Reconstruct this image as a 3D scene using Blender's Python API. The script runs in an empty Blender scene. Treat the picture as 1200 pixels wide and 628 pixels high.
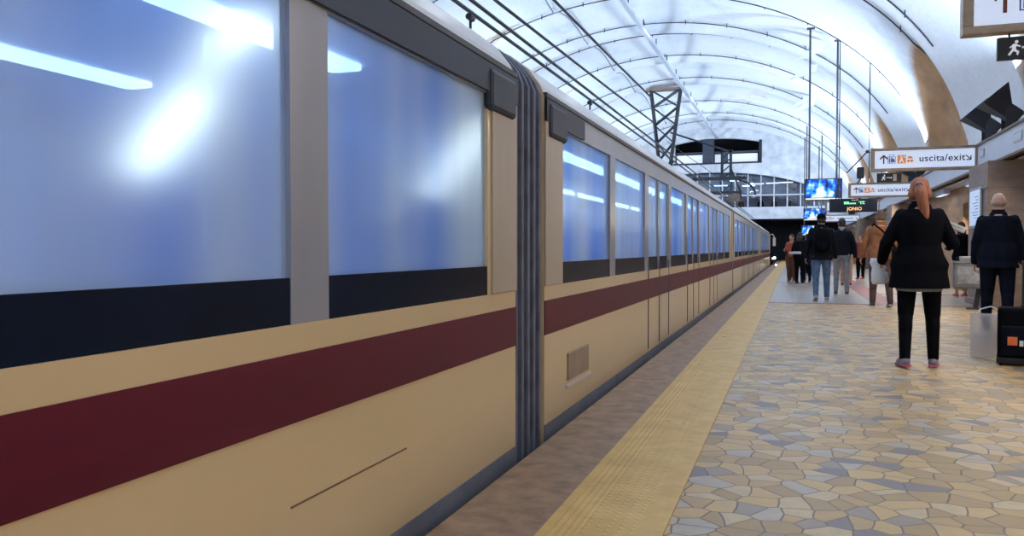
import bpy, bmesh, math, random
from mathutils import Vector, Matrix
from mathutils.geometry import tessellate_polygon
random.seed(7)
SC = bpy.context.scene
COL = SC.collection
PI = math.pi

# ------------------------------------------------------------------ camera, world, exposure
F_PX, CAM_H = 950.0, 1.05
cam_d = bpy.data.cameras.new('camera')
cam = bpy.data.objects.new('camera', cam_d); COL.objects.link(cam)
cam_d.sensor_width = 36.0; cam_d.lens = 36.0 * F_PX / 1200.0
cam_d.clip_end = 300; cam_d.clip_start = .05
cam.location = (0, 0, CAM_H)
cam.rotation_euler = (PI/2 - math.atan(23/F_PX), 0, math.atan(329/F_PX))
SC.camera = cam
w = bpy.data.worlds.new('world'); SC.world = w; w.use_nodes = True
w.node_tree.nodes['Background'].inputs[0].default_value = (.55, .7, 1, 1)
w.node_tree.nodes['Background'].inputs[1].default_value = .15
SC.view_settings.view_transform = 'Standard'
SC.view_settings.look = 'None'
SC.view_settings.exposure = 0.0
SC.view_settings.gamma = 1.0
SC.view_settings.use_curve_mapping = False
SC.cycles.max_bounces = 8
SC.cycles.transparent_max_bounces = 16
SC.cycles.sample_clamp_indirect = 6
SC.cycles.use_denoising = True

FLOOD_Y = [-3.7, 7.9, 19.5, 31.1, 42.7, 54.3]          # pairs of floodlights on the cornices
FLOOD_W, FLOOD_C = 640, (.60, .77, 1.0)
DOWN_W, DOWN_C = 70, (1.0, .84, .66)        # warm area lights added below the cornice edge
XC, ZS, VA, VB = -5.9, 3.0, 10.2, 7.35      # vault: centre, springing height, half width, rise
XE = -1.26                                  # platform edge
XT = -1.36                                  # train side
Y0, Y1 = -13.0, 70.0

# ------------------------------------------------------------------ helpers
class MB:
    def __init__(s): s.bm = bmesh.new(); s.mi = 0
    def _new(s, vs, fs):
        v = [s.bm.verts.new(p) for p in vs]
        for f in fs:
            try:
                q = s.bm.faces.new([v[i] for i in f]); q.material_index = s.mi
            except ValueError: pass
        return v
    def box(s, x0, y0, z0, x1, y1, z1, M=None):
        vs = [Vector((x, y, z)) for z in (z0, z1) for y in (y0, y1) for x in (x0, x1)]
        if M is not None: vs = [M @ v for v in vs]
        s._new(vs, [(0,2,3,1),(4,5,7,6),(0,1,5,4),(2,6,7,3),(0,4,6,2),(1,3,7,5)]); return s
    def tube(s, p, q, r, r2=None, n=10, caps=True):
        p, q = Vector(p), Vector(q); r2 = r if r2 is None else r2
        d = (q - p); 
        if d.length < 1e-6: return s
        d.normalize()
        a = d.orthogonal().normalized(); b = d.cross(a)
        vs = []
        for c, rr in ((p, r), (q, r2)):
            for i in range(n):
                t = 2*PI*i/n; vs.append(c + (a*math.cos(t) + b*math.sin(t))*rr)
        fs = [(i, (i+1) % n, n+(i+1) % n, n+i) for i in range(n)]
        if caps: fs += [tuple(range(n-1, -1, -1)), tuple(range(n, 2*n))]
        s._new(vs, fs); return s
    def path(s, pts, r, n=8):
        pts = [Vector(p) for p in pts]; vs = []; m = len(pts)
        prev = None
        for k, p in enumerate(pts):
            d = (pts[min(k+1, m-1)] - pts[max(k-1, 0)]).normalized()
            a = d.orthogonal().normalized() if prev is None else (prev - d*prev.dot(d)).normalized()
            prev = a; b = d.cross(a)
            rr = r[k] if isinstance(r, (list, tuple)) else r
            for i in range(n):
                t = 2*PI*i/n; vs.append(p + (a*math.cos(t) + b*math.sin(t))*rr)
        fs = [(k*n+i, k*n+(i+1) % n, (k+1)*n+(i+1) % n, (k+1)*n+i) for k in range(m-1) for i in range(n)]
        fs += [tuple(range(n-1, -1, -1)), tuple(range((m-1)*n, m*n))]
        s._new(vs, fs); return s
    def sphere(s, c, r, n=14, m=9, M=None):
        c = Vector(c); r = Vector(r) if hasattr(r, '__len__') else Vector((r, r, r)); vs = []
        for j in range(1, m):
            ph = PI*j/m
            for i in range(n):
                t = 2*PI*i/n
                o = Vector((r.x*math.sin(ph)*math.cos(t), r.y*math.sin(ph)*math.sin(t), r.z*math.cos(ph)))
                if M is not None: o = M @ o
                vs.append(c + o)
        tz = Vector((0, 0, r.z)); tz = M @ tz if M is not None else tz
        vs += [c + tz, c - tz]; T = len(vs)-2
        fs = [(j*n+i, j*n+(i+1) % n, (j+1)*n+(i+1) % n, (j+1)*n+i)[::-1] for j in range(m-2) for i in range(n)]
        fs += [(T, i, (i+1) % n) for i in range(n)] + [(T+1, (m-2)*n+(i+1) % n, (m-2)*n+i) for i in range(n)]
        s._new(vs, fs); return s
    def cap(s, p, q, r, r2=None, n=12):
        r2 = r if r2 is None else r2
        s.tube(p, q, r, r2, n); s.sphere(p, r, n, 8); s.sphere(q, r2, n, 8); return s
    def loft(s, rings, n=20):            # rings: (centre, rx, ry[, yaw]) horizontal ellipses
        vs = []
        for ring in rings:
            c, rx, ry = Vector(ring[0]), ring[1], ring[2]
            yw = ring[3] if len(ring) > 3 else 0
            for i in range(n):
                t = 2*PI*i/n; x, y = rx*math.cos(t), ry*math.sin(t)
                vs.append(c + Vector((x*math.cos(yw)-y*math.sin(yw), x*math.sin(yw)+y*math.cos(yw), 0)))
        m = len(rings)
        fs = [(k*n+i, k*n+(i+1) % n, (k+1)*n+(i+1) % n, (k+1)*n+i) for k in range(m-1) for i in range(n)]
        fs += [tuple(range(n-1, -1, -1)), tuple(range((m-1)*n, m*n))]
        s._new(vs, fs); return s
    def prism(s, poly, M, depth):        # 2-D outline, extruded in local z, then placed by M
        n = len(poly)
        area = sum(poly[i][0]*poly[(i+1) % n][1]-poly[(i+1) % n][0]*poly[i][1] for i in range(n))
        if area < 0: poly = poly[::-1]
        vs = [M @ Vector((x, y, 0)) for x, y in poly] + [M @ Vector((x, y, depth)) for x, y in poly]
        tris = tessellate_polygon([[Vector((x, y, 0)) for x, y in poly]])
        v = s._new(vs, [(i, (i+1) % n, n+(i+1) % n, n+i) for i in range(n)])
        for t in tris:
            for off in (0, n):
                try:
                    f = s.bm.faces.new([v[i+off] for i in (t if off else t[::-1])]); f.material_index = s.mi
                except ValueError: pass
        return s
    def grid(s, rows, close=False):      # rows of points
        m, n = len(rows), len(rows[0])
        vs = [p for r in rows for p in r]
        s._new(vs, [(j*n+i, j*n+i+1, (j+1)*n+i+1, (j+1)*n+i) for j in range(m-1) for i in range(n-1)])
        return s
    def build(s, name, mats, parent=None, smooth=False, remesh=None, sm=6, bevel=0, solid=0, loc=None):
        me = bpy.data.meshes.new(name)
        bmesh.ops.recalc_face_normals(s.bm, faces=s.bm.faces)
        s.bm.to_mesh(me); s.bm.free()
        for m in (mats if isinstance(mats, (list, tuple)) else [mats]): me.materials.append(m)
        o = bpy.data.objects.new(name, me); COL.objects.link(o)
        if parent is not None: o.parent = parent
        if loc is not None: o.location = loc
        if solid:
            md = o.modifiers.new('solid', 'SOLIDIFY'); md.thickness = solid; md.offset = 0
        if remesh:
            md = o.modifiers.new('remesh', 'REMESH'); md.mode = 'VOXEL'; md.voxel_size = remesh; md.use_smooth_shade = True
            md = o.modifiers.new('smooth', 'SMOOTH'); md.factor = .5; md.iterations = sm
            smooth = False
        if bevel:
            md = o.modifiers.new('bevel', 'BEVEL'); md.width = bevel; md.segments = 2; md.limit_method = 'ANGLE'
        if smooth:
            for p in me.polygons: p.use_smooth = True
        return o

def tag(o, label, cat, group=None, kind=None):
    o['label'] = label; o['category'] = cat
    if group: o['group'] = group
    if kind: o['kind'] = kind
    return o
def thing(name, label, cat, loc=(0,0,0), rz=0, group=None):
    o = bpy.data.objects.new(name, None); COL.objects.link(o)
    o.location = loc; o.rotation_euler = (0, 0, rz); o.empty_display_size = .1
    return tag(o, label, cat, group)
def struct(name, mb, mats, **k):
    o = mb.build(name, mats, **k); o['kind'] = 'structure'; return o
def copy_tree(o, parent=None):
    c = o.copy(); COL.objects.link(c)
    if parent is not None: c.parent = parent
    for ch in [x for x in COL.objects if x.parent == o]: copy_tree(ch, c)
    return c
def relabel(o, label, group=None):
    o['label'] = label
    if group: o['group'] = group
def text_obj(name, body, size, mat, parent, M, depth=.002, align='LEFT', font_w=1.0):
    cu = bpy.data.curves.new(name, 'FONT'); cu.body = body; cu.size = size; cu.extrude = depth
    cu.align_x = align; cu.space_character = font_w; cu.offset = size*.012
    t = bpy.data.objects.new(name + '_tmp', cu); COL.objects.link(t)
    dg = bpy.context.evaluated_depsgraph_get(); dg.update()
    me = bpy.data.meshes.new_from_object(t.evaluated_get(dg)); bpy.data.objects.remove(t)
    me.materials.clear(); me.materials.append(mat); me.name = name
    o = bpy.data.objects.new(name, me); COL.objects.link(o); o.parent = parent; o.matrix_local = M
    return o
def FACE(x, y, z): return Matrix.Translation((x, y, z)) @ Matrix.Rotation(PI/2, 4, 'X')   # local xy -> world xz, local +z -> world -y

# ------------------------------------------------------------------ materials
def new_mat(name):
    m = bpy.data.materials.new(name); m.use_nodes = True
    nt = m.node_tree; return m, nt, nt.nodes['Principled BSDF']
def N(nt, t, **k):
    n = nt.nodes.new(t)
    for a, b in k.items(): setattr(n, a, b)
    return n
def ramp(nt, src, stops, interp='LINEAR'):
    r = N(nt, 'ShaderNodeValToRGB'); cr = r.color_ramp; cr.interpolation = interp
    while len(cr.elements) < len(stops): cr.elements.new(.5)
    for e, (p, c) in zip(cr.elements, stops): e.position = p; e.color = (*c, 1) if len(c) == 3 else c
    nt.links.new(src, r.inputs[0]); return r.outputs[0]
def mix(nt, fac, a, b, mode='MIX'):
    m = N(nt, 'ShaderNodeMix', data_type='RGBA', blend_type=mode)
    for i, v in ((0, fac), (6, a), (7, b)):
        if hasattr(v, 'links'): nt.links.new(v, m.inputs[i])
        elif i == 0: m.inputs[0].default_value = v
        else: m.inputs[i].default_value = (*v, 1)
    return m.outputs[2]
def math_n(nt, op, a, b=0, c=None):
    m = N(nt, 'ShaderNodeMath', operation=op)
    for i, v in enumerate((a, b) if c is None else (a, b, c)):
        if hasattr(v, 'links'): nt.links.new(v, m.inputs[i])
        else: m.inputs[i].default_value = v
    return m.outputs[0]
def noise(nt, vec, scale, detail=4, rough=.55):
    n = N(nt, 'ShaderNodeTexNoise'); n.inputs['Scale'].default_value = scale
    n.inputs['Detail'].default_value = detail; n.inputs['Roughness'].default_value = rough
    if vec is not None: nt.links.new(vec, n.inputs['Vector'])
    return n.outputs['Fac'], n.outputs['Color']
def mapping(nt, scale=(1,1,1), src='Object'):
    tc = N(nt, 'ShaderNodeTexCoord'); mp = N(nt, 'ShaderNodeMapping'); mp.inputs['Scale'].default_value = scale
    nt.links.new(tc.outputs[src], mp.inputs['Vector']); return mp.outputs[0]
def bump(nt, bs, h, strength=.3, dist=.01):
    b = N(nt, 'ShaderNodeBump'); b.inputs['Strength'].default_value = strength; b.inputs['Distance'].default_value = dist
    nt.links.new(h, b.inputs['Height']); nt.links.new(b.outputs[0], bs.inputs['Normal'])
def mat(name, col, rough=.6, metal=0, var=.12, scale=6, bmp=0, coat=0, spec=.5, stretch=(1,1,1)):
    m, nt, bs = new_mat(name)
    v = mapping(nt, stretch); f, _ = noise(nt, v, scale)
    lo = tuple(max(0, c*(1-var)) for c in col); hi = tuple(min(1, c*(1+var)) for c in col)
    nt.links.new(ramp(nt, f, [(.3, lo), (.7, hi)]), bs.inputs['Base Color'])
    bs.inputs['Roughness'].default_value = rough; bs.inputs['Metallic'].default_value = metal
    bs.inputs['Coat Weight'].default_value = coat; bs.inputs['Coat Roughness'].default_value = .12
    bs.inputs['Specular IOR Level'].default_value = spec
    if bmp: bump(nt, bs, f, bmp, .01)
    return m
def emis(name, col, s, base=(.5,.5,.5)):
    m, nt, bs = new_mat(name)
    bs.inputs['Base Color'].default_value = (*base, 1); bs.inputs['Roughness'].default_value = .4
    bs.inputs['Emission Color'].default_value = (*col, 1); bs.inputs['Emission Strength'].default_value = s
    return m

M_cream = mat('cream_paint', (.60, .46, .27), .38, var=.05, scale=1.2, coat=.35, stretch=(1, .3, 2))
M_red = mat('maroon_stripe_paint', (.085, .004, .016), .5, var=.2, scale=1.5, coat=.0, spec=.25, stretch=(1, .25, 3))
M_roof = mat('pale_roof_paint', (.62, .60, .58), .35, var=.08, scale=2, coat=.3, stretch=(1, .2, 1))
M_gapshade = mat('skirt_gap_shade', (.14, .15, .19), .5, var=.2, scale=3)
M_header = mat('dark_header_panel', (.016, .022, .04), .5, var=.3, scale=2, spec=.3)
M_dkglass = mat('dark_sill_glass', (.003, .008, .020), .25, var=.4, scale=1.5, spec=.12)
M_bellows = mat('gangway_bellows', (.10, .11, .15), .7, var=.3, scale=8)
M_endpost = mat('car_end_paint', (.40, .34, .27), .45, var=.12, scale=2, stretch=(1, 1, .3))
M_pillar = mat('blue_grey_window_pillar', (.26, .28, .34), .3, var=.15, scale=2, coat=.3, stretch=(1, 1, .3))
M_black = mat('black_metal', (.012, .013, .016), .5, var=.2)
M_iron = mat('dark_iron', (.02, .022, .03), .6, var=.3, scale=12)
M_steel = mat('brushed_steel', (.42, .44, .47), .35, metal=.8, var=.1, stretch=(1, 1, 8))
M_bronze = mat('bronze_sign_frame', (.36, .27, .19), .4, metal=.35, var=.2, scale=9)
M_signpanel = emis('backlit_sign_panel', (.62, .74, 1.0), .62, (.6, .62, .66))
M_brown_ink = mat('dark_brown_ink', (.075, .03, .025), .5)
M_rust_ink = mat('rust_red_ink', (.17, .035, .02), .5)
M_blue_ink = mat('blue_ink', (.05, .12, .38), .5)
M_orange_ink = emis('orange_ink', (.9, .3, .05), .25, (.8, .28, .06))
M_white_ink = emis('white_ink', (.8, .88, 1), .35, (.8, .8, .8))
M_cornice = mat('pale_fascia_panel', (.62, .66, .74), .4, var=.05, scale=2)
M_brownedge = mat('brown_edge_trim', (.14, .09, .065), .5)
M_stone = mat('travertine_wall', (.40, .235, .12), .5, var=.28, scale=2.2, bmp=.2, stretch=(1, 1, 2.5))
M_maroon = mat('maroon_passage_wall', (.13, .05, .035), .5, var=.25, scale=2)
M_greystone = mat('grey_travertine', (.23, .17, .135), .5, var=.22, scale=3, bmp=.2, stretch=(1, 1, 3))
M_concrete = mat('dark_track_ballast', (.05, .05, .055), .9, var=.5, scale=20, bmp=.6)
M_endwall = mat('end_wall_plaster', (.66, .67, .70), .8, var=.22, scale=1.4, bmp=.2)
M_slate = mat('slate_blue_concrete', (.05, .06, .085), .7, var=.3)
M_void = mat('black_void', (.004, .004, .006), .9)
M_lamp = emis('flood_lens', (.8, .9, 1), 30)
M_tube = emis('fluorescent_tube', (.9, .95, 1), 14)
M_tubecar = emis('carriage_ceiling_light', (.75, .87, 1), 26)
M_carint = mat('carriage_lining', (.62, .68, .80), .5, var=.05)
M_seat = mat('blue_seat_shell', (.03, .07, .2), .45)
M_yellowpole = mat('grab_pole', (.6, .6, .62), .25, metal=.7)

def vault_material():
    m, nt, bs = new_mat('painted_vault_plaster')
    tc = N(nt, 'ShaderNodeTexCoord'); sp = N(nt, 'ShaderNodeSeparateXYZ'); nt.links.new(tc.outputs['Object'], sp.inputs[0])
    yy = math_n(nt, 'ADD', sp.outputs[1], 7.8)                          # lunettes 11.6 m apart, one at y = 27
    #                        # lunette centres at y = -11.5+7 ...
    mod = math_n(nt, 'WRAP', yy, 5.8, -5.8)
    vec = tc.outputs['Object']
    nf, _ = noise(nt, vec, 1.2, 5); nb, _ = noise(nt, vec, .35, 6, .65); ng, _ = noise(nt, vec, 9, 3)
    wob = math_n(nt, 'MULTIPLY', math_n(nt, 'SUBTRACT', nf, .5), .12)
    zz = math_n(nt, 'DIVIDE', math_n(nt, 'SUBTRACT', sp.outputs[2], 3.0), 4.3)
    y2 = math_n(nt, 'DIVIDE', mod, 3.1)
    d = math_n(nt, 'ADD', math_n(nt, 'ADD', math_n(nt, 'MULTIPLY', y2, y2), math_n(nt, 'MULTIPLY', zz, zz)), wob)
    mask = ramp(nt, d, [(.90, (1,1,1)), (.99, (0,0,0))])
    white = ramp(nt, nb, [(.25, (.55, .60, .68)), (.42, (.80, .82, .86)), (.62, (.86, .87, .88)), (.74, (.72, .60, .50))])
    white = mix(nt, .35, white, ramp(nt, ng, [(.3, (.7, .72, .76)), (.6, (.9, .9, .9))]), 'MULTIPLY')
    yd = math_n(nt, 'DIVIDE', math_n(nt, 'SUBTRACT', mod, 4.0), 1.1); zd = math_n(nt, 'DIVIDE', math_n(nt, 'SUBTRACT', sp.outputs[2], 9.35), .75)
    nq, _ = noise(nt, vec, 2.6, 6, .7)
    ds = math_n(nt, 'ADD', math_n(nt, 'ADD', math_n(nt, 'MULTIPLY', yd, yd), math_n(nt, 'MULTIPLY', zd, zd)), math_n(nt, 'MULTIPLY', math_n(nt, 'SUBTRACT', nq, .5), 4.5))
    damp = ramp(nt, ds, [(.2, (.9,)*3), (1.1, (0, 0, 0))])
    white = mix(nt, damp, white, (.40, .27, .17))
    brown = ramp(nt, nf, [(.3, (.30, .17, .095)), (.5, (.46, .25, .12)), (.7, (.52, .34, .19))])
    nt.links.new(mix(nt, mask, white, brown), bs.inputs['Base Color'])
    bs.inputs['Roughness'].default_value = .75
    bump(nt, bs, nf, .25, .03)
    return m
M_vault = vault_material()

def paving_material():
    m, nt, bs = new_mat('crazy_paving')
    v = mapping(nt, (1, 1, 1))
    _, nc = noise(nt, v, 1.6, 2)
    wv = N(nt, 'ShaderNodeVectorMath', operation='MULTIPLY_ADD'); wv.inputs[1].default_value = (.16, .16, 0)
    nt.links.new(nc, wv.inputs[0]); nt.links.new(v, wv.inputs[2])
    vo = N(nt, 'ShaderNodeTexVoronoi', voronoi_dimensions='2D'); vo.inputs['Scale'].default_value = 8.2; nt.links.new(wv.outputs[0], vo.inputs['Vector'])
    ve = N(nt, 'ShaderNodeTexVoronoi', voronoi_dimensions='2D', feature='DISTANCE_TO_EDGE'); ve.inputs['Scale'].default_value = 8.2; nt.links.new(wv.outputs[0], ve.inputs['Vector'])
    sep = N(nt, 'ShaderNodeSeparateColor'); nt.links.new(vo.outputs['Color'], sep.inputs[0])
    col = ramp(nt, sep.outputs[0], [(0, (.23, .19, .18)), (.06, (.36, .28, .21)), (.13, (.45, .29, .12)), (.36, (.62, .41, .165)), (.60, (.53, .34, .14)), (.74, (.62, .46, .25)), (.9, (.50, .42, .33))], 'CONSTANT')
    nf, _ = noise(nt, v, 14, 5, .65); nl, _ = noise(nt, v, .7, 3)
    col = mix(nt, .6, col, ramp(nt, nf, [(.3, (.62, .60, .58)), (.65, (1, 1, 1))]), 'MULTIPLY')
    col = mix(nt, .5, col, ramp(nt, nl, [(.35, (.72, .70, .72)), (.6, (1, 1, 1))]), 'MULTIPLY')
    grout = ramp(nt, ve.outputs[0], [(.012, (.0, .0, .0)), (.04, (1, 1, 1))])
    col = mix(nt, grout, (.13, .095, .065), col)
    nt.links.new(col, bs.inputs['Base Color'])
    nt.links.new(ramp(nt, nf, [(.3, (.36,)*3), (.7, (.52,)*3)]), bs.inputs['Roughness'])
    h = mix(nt, .2, grout, ramp(nt, nf, [(.3, (0,0,0)), (.7, (1,1,1))]))
    bump(nt, bs, h, .35, .006)
    return m
M_paving = paving_material()
def tile_material():
    m, nt, bs = new_mat('small_pale_floor_tiles')
    v = mapping(nt); br = N(nt, 'ShaderNodeTexBrick'); nt.links.new(v, br.inputs['Vector'])
    br.inputs['Color1'].default_value = (.44, .38, .31, 1); br.inputs['Color2'].default_value = (.36, .33, .30, 1); br.inputs['Mortar'].default_value = (.25, .2, .16, 1)
    br.inputs['Scale'].default_value = 2.2; br.inputs['Mortar Size'].default_value = .01
    nt.links.new(br.outputs[0], bs.inputs['Base Color']); bs.inputs['Roughness'].default_value = .3
    return m
M_tile = tile_material()
def tactile_material():
    m, nt, bs = new_mat('yellow_tactile_strip')
    tc = N(nt, 'ShaderNodeTexCoord'); sp = N(nt, 'ShaderNodeSeparateXYZ'); nt.links.new(tc.outputs['Object'], sp.inputs[0])
    def cell(o, p): return math_n(nt, 'ABSOLUTE', math_n(nt, 'SUBTRACT', math_n(nt, 'FRACT', math_n(nt, 'DIVIDE', o, p)), .5))
    cx, cy = cell(sp.outputs[0], .042), cell(sp.outputs[1], .042)
    d = math_n(nt, 'SQRT', math_n(nt, 'ADD', math_n(nt, 'MULTIPLY', cx, cx), math_n(nt, 'MULTIPLY', cy, cy)))
    dot = ramp(nt, d, [(.16, (1,1,1)), (.26, (0,0,0))])
    inb = ramp(nt, sp.outputs[0], [(.0, (0,0,0)), (.001, (1,1,1))])
    rid = ramp(nt, cell(sp.outputs[0], .028), [(.2, (0,0,0)), (.3, (1,1,1))])
    isr = ramp(nt, math_n(nt, 'ABSOLUTE', math_n(nt, 'ADD', sp.outputs[0], .13)), [(.05, (1,1,1)), (.055, (0,0,0))])
    isd = ramp(nt, math_n(nt, 'ABSOLUTE', math_n(nt, 'SUBTRACT', sp.outputs[0], .02)), [(.095, (1,1,1)), (.1, (0,0,0))])
    h = mix(nt, isr, mix(nt, isd, (0,0,0), dot), rid)
    nf, _ = noise(nt, mapping(nt), 5, 5, .7); ns, _ = noise(nt, mapping(nt, (2.5, 1, 1)), 3.2, 2)
    col = ramp(nt, nf, [(.3, (.56, .35, .10)), (.6, (.72, .47, .15)), (.75, (.74, .53, .22))])
    spot = ramp(nt, ns, [(.72, (0,0,0)), (.76, (1,1,1))])
    col = mix(nt, .18, col, mix(nt, h, (.6, .5, .35), (1, 1, 1)), 'MULTIPLY')
    col = mix(nt, spot, col, (.26, .16, .07))
    nt.links.new(col, bs.inputs['Base Color']); bs.inputs['Roughness'].default_value = .5
    bump(nt, bs, h, .6, .005)
    return m
M_tact = tactile_material()
M_edge = mat('brown_granite_edge', (.27, .165, .095), .5, var=.4, scale=9, bmp=.3)
M_redband = mat('red_floor_band', (.32, .09, .08), .4, var=.25, scale=6)
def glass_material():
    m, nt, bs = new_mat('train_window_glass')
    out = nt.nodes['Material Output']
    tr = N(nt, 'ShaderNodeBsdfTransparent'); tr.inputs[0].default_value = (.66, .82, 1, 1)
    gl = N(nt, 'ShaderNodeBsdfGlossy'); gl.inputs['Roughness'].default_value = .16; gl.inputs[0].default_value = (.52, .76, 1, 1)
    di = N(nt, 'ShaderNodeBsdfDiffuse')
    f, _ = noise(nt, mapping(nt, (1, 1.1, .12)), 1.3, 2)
    nt.links.new(ramp(nt, f, [(.35, (.20, .42, 1)), (.65, (.66, .84, 1))]), di.inputs[0])  # pale blue bands painted in for bright reflections on the windows
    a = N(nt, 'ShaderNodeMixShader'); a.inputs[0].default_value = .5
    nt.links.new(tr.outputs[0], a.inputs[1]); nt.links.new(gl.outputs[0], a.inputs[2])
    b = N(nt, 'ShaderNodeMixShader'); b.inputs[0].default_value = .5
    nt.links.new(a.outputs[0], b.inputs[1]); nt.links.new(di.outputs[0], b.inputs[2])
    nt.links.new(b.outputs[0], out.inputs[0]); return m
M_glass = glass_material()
M_clear = new_mat('mezzanine_glass')[0]
_nt = M_clear.node_tree; _t = N(_nt, 'ShaderNodeBsdfTransparent'); _t.inputs[0].default_value = (.85, .92, 1, 1)
_g = N(_nt, 'ShaderNodeBsdfGlossy'); _g.inputs['Roughness'].default_value = .03; _m = N(_nt, 'ShaderNodeMixShader'); _m.inputs[0].default_value = .15
_nt.links.new(_t.outputs[0], _m.inputs[1]); _nt.links.new(_g.outputs[0], _m.inputs[2]); _nt.links.new(_m.outputs[0], _nt.nodes['Material Output'].inputs[0])

# ------------------------------------------------------------------ the station shell
def vault_pt(th, y, off=0.0):
    """th 0..pi from right springing to left; radius swells between the transverse ribs"""
    b = abs(math.sin(PI*(y - 24.1)/5.8))                  # 0 on a rib, 1 mid-bay
    sw = .62*(b**.7) * (.45 + .55*abs(math.sin(th))**.5)
    lun = 0
    yc = ((y - 27.0 + 5.8) % 11.6) - 5.8
    z0 = ZS + VB*math.sin(th)
    d = (yc/3.1)**2 + ((z0 - 3)/4.1)**2
    if d < 1: lun = .35*min(1, (1-d)*2.2)
    r = sw + lun + off
    ex, ez = math.cos(th)/VA, math.sin(th)/VB
    l = math.hypot(ex, ez)
    return Vector((XC + VA*math.cos(th) + r*ex/l, y, z0 + r*ez/l))
mb = MB()
NY, NT = 560, 110
rows = [[vault_pt(PI*i/NT, Y0 + (Y1-Y0)*j/NY) for i in range(NT+1)] for j in range(NY+1)]
mb.grid(rows); struct('ceiling', mb, M_vault, smooth=True)

mb = MB(); mb.box(XE+.38, Y0, -.3, 3.95, 16.5, 0); struct('floor', mb, M_paving)
mb = MB(); mb.box(XE+.38, 16.5, -.3, 7.5, Y1+8, 0); mb.box(3.95, Y0, -.3, 7.5, 16.5, 0); o = struct('floor_passage', mb, M_tile)
mb = MB(); mb.box(XE, Y0, -.25, XE+.38, Y1+8, .002); mb.box(XE+.05, Y0, -1.3, XE+.38, Y1+8, -.25)
struct('trim_1', mb, M_edge)
mb = MB(); mb.box(-.22, Y0, -.1, .22, Y1+8, .008); o = struct('trim_2', mb, M_tact, loc=(-.66, 0, 0))
mb = MB(); mb.box(-.44, 16.42, 0, 3.2, 16.56, .004); mb.box(1.45, 16.56, 0, 1.9, 44, .004); mb.box(1.9, 20.4, 0, 3.9, 20.55, .004); mb.box(-.44, 26, 0, 1.45, 26.12, .004)
struct('trim_3', mb, M_redband)
mb = MB(); mb.box(-16.5, Y0, -1.4, XE+.1, Y1+8, -1.2); struct('floor_track_bed', mb, M_concrete)
# rails (of both tracks)
for k, xr in enumerate((-2.05, -3.5, -8.3, -9.75)):
    mb = MB(); mb.box(xr-.04, Y0, -1.2, xr+.04, Y1+8, -1.05); struct('trim_%d' % (4+k), mb, M_steel)
# opposite platform and wall
mb = MB(); mb.box(-16.4, Y0, -1.2, -10.9, Y1+8, 0); struct('floor_opposite', mb, M_tile)
mb = MB(); mb.box(-16.4, Y0, 0, -15.6, Y1, 3.05); struct('wall_left', mb, M_stone)
mb = MB(); mb.box(-15.6, Y0, 2.6, -15.25, Y1, 3.07); struct('trim_8', mb, M_cornice)
# right wall: upper stone band, pier, recesses
mb = MB()
mb.box(3.95, Y0, 2.15, 4.35, Y1, 3.05)
mb.box(3.95, 22.5, 0, 4.35, 31, 2.15)
for a in (36.5, 45.5, 54.5, 63): mb.box(3.95, a, 0, 4.35, a+4.5, 2.15)
mb.box(3.95, Y0, 0, 4.35, 11.5, 2.15)
struct('wall_right', mb, M_stone)
mb = MB(); mb.box(7.0, Y0, 0, 7.3, Y1, 2.6); 
for a in (11.3, 22.6, 31.2, 36.3): mb.box(4.36, a, 0, 7.0, a+.18, 2.6)
struct('wall_passage', mb, M_maroon)
mb = MB(); mb.box(4.36, Y0, 2.6, 7.3, Y1, 2.75); struct('ceiling_passage', mb, M_cornice)
for k, (a, b) in enumerate(((16.1, 17.7), (30.6, 32.2), (45, 46.6), (2.0, 3.6))):
    mb = MB(); mb.box(3.2, a, 0, 3.94, b, 2.58); mb.box(3.17, a-.03, 0, 3.97, b+.03, .12)
    mb.box(3.18, a-.02, 2.1, 3.9, b+.02, 2.14)
    o = mb.build('stone_pillar', M_greystone, bevel=.01)
    o['kind'] = 'structure'; o.name = 'wall_pillar_%d' % (k+1)
# cornice
mb = MB(); mb.box(3.44, Y0, 2.62, 3.52, Y1, 3.06)
struct('trim_9', mb, M_cornice)
mb = MB(); mb.box(3.40, Y0, 3.06, 3.6, Y1, 3.10); mb.box(3.40, Y0, 2.585, 3.6, Y1, 2.625)
struct('trim_10', mb, M_brownedge)
mb = MB(); mb.box(3.5, Y0, 3.0, 4.6, Y1, 3.06); mb.box(3.5, Y0, 2.585, 3.98, Y1, 2.64); struct('ceiling_soffit', mb, M_cornice)
# end wall behind the camera
mb = MB(); mb.box(-17, Y0-.3, -1.4, 8, Y0, 11.5); struct('wall_back', mb, M_stone)

# ---- end wall with the arched void and the big lower arch
YE = 68.0
def arch_z(x, a, b, x0, z0):
    t = (x - x0)/a
    return z0 + b*math.sqrt(max(0, 1 - t*t))
mb = MB()
YB = YE + .5
def slab(x0, x1, zlo, zhi, n=1):
    for i in range(n):
        xa, xb = x0 + (x1-x0)*i/n, x0 + (x1-x0)*(i+1)/n
        za0, zb0 = (zlo(xa), zlo(xb)) if callable(zlo) else (zlo, zlo)
        za1, zb1 = (zhi(xa), zhi(xb)) if callable(zhi) else (zhi, zhi)
        if za1 <= za0 and zb1 <= zb0: continue
        vs = [Vector(p) for p in ((xa,YE,za0),(xb,YE,zb0),(xb,YE,zb1),(xa,YE,za1),(xa,YB,za0),(xb,YB,zb0),(xb,YB,zb1),(xa,YB,za1))]
        mb._new(vs, [(0,1,2,3),(7,6,5,4),(0,4,5,1),(3,2,6,7),(0,3,7,4),(1,5,6,2)])
low = lambda x: arch_z(x, 9.8, 3.3, XC-.6, 3.95)          # underside: wide flat arch above the mezzanine
top = lambda x: arch_z(x, 11.3, 8.2, XC, 3.0)
vtop = lambda x: arch_z(x, 10.25, 7.0, XC, 3.0)
slab(-16.6, -9.3, low, top, 16)
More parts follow.
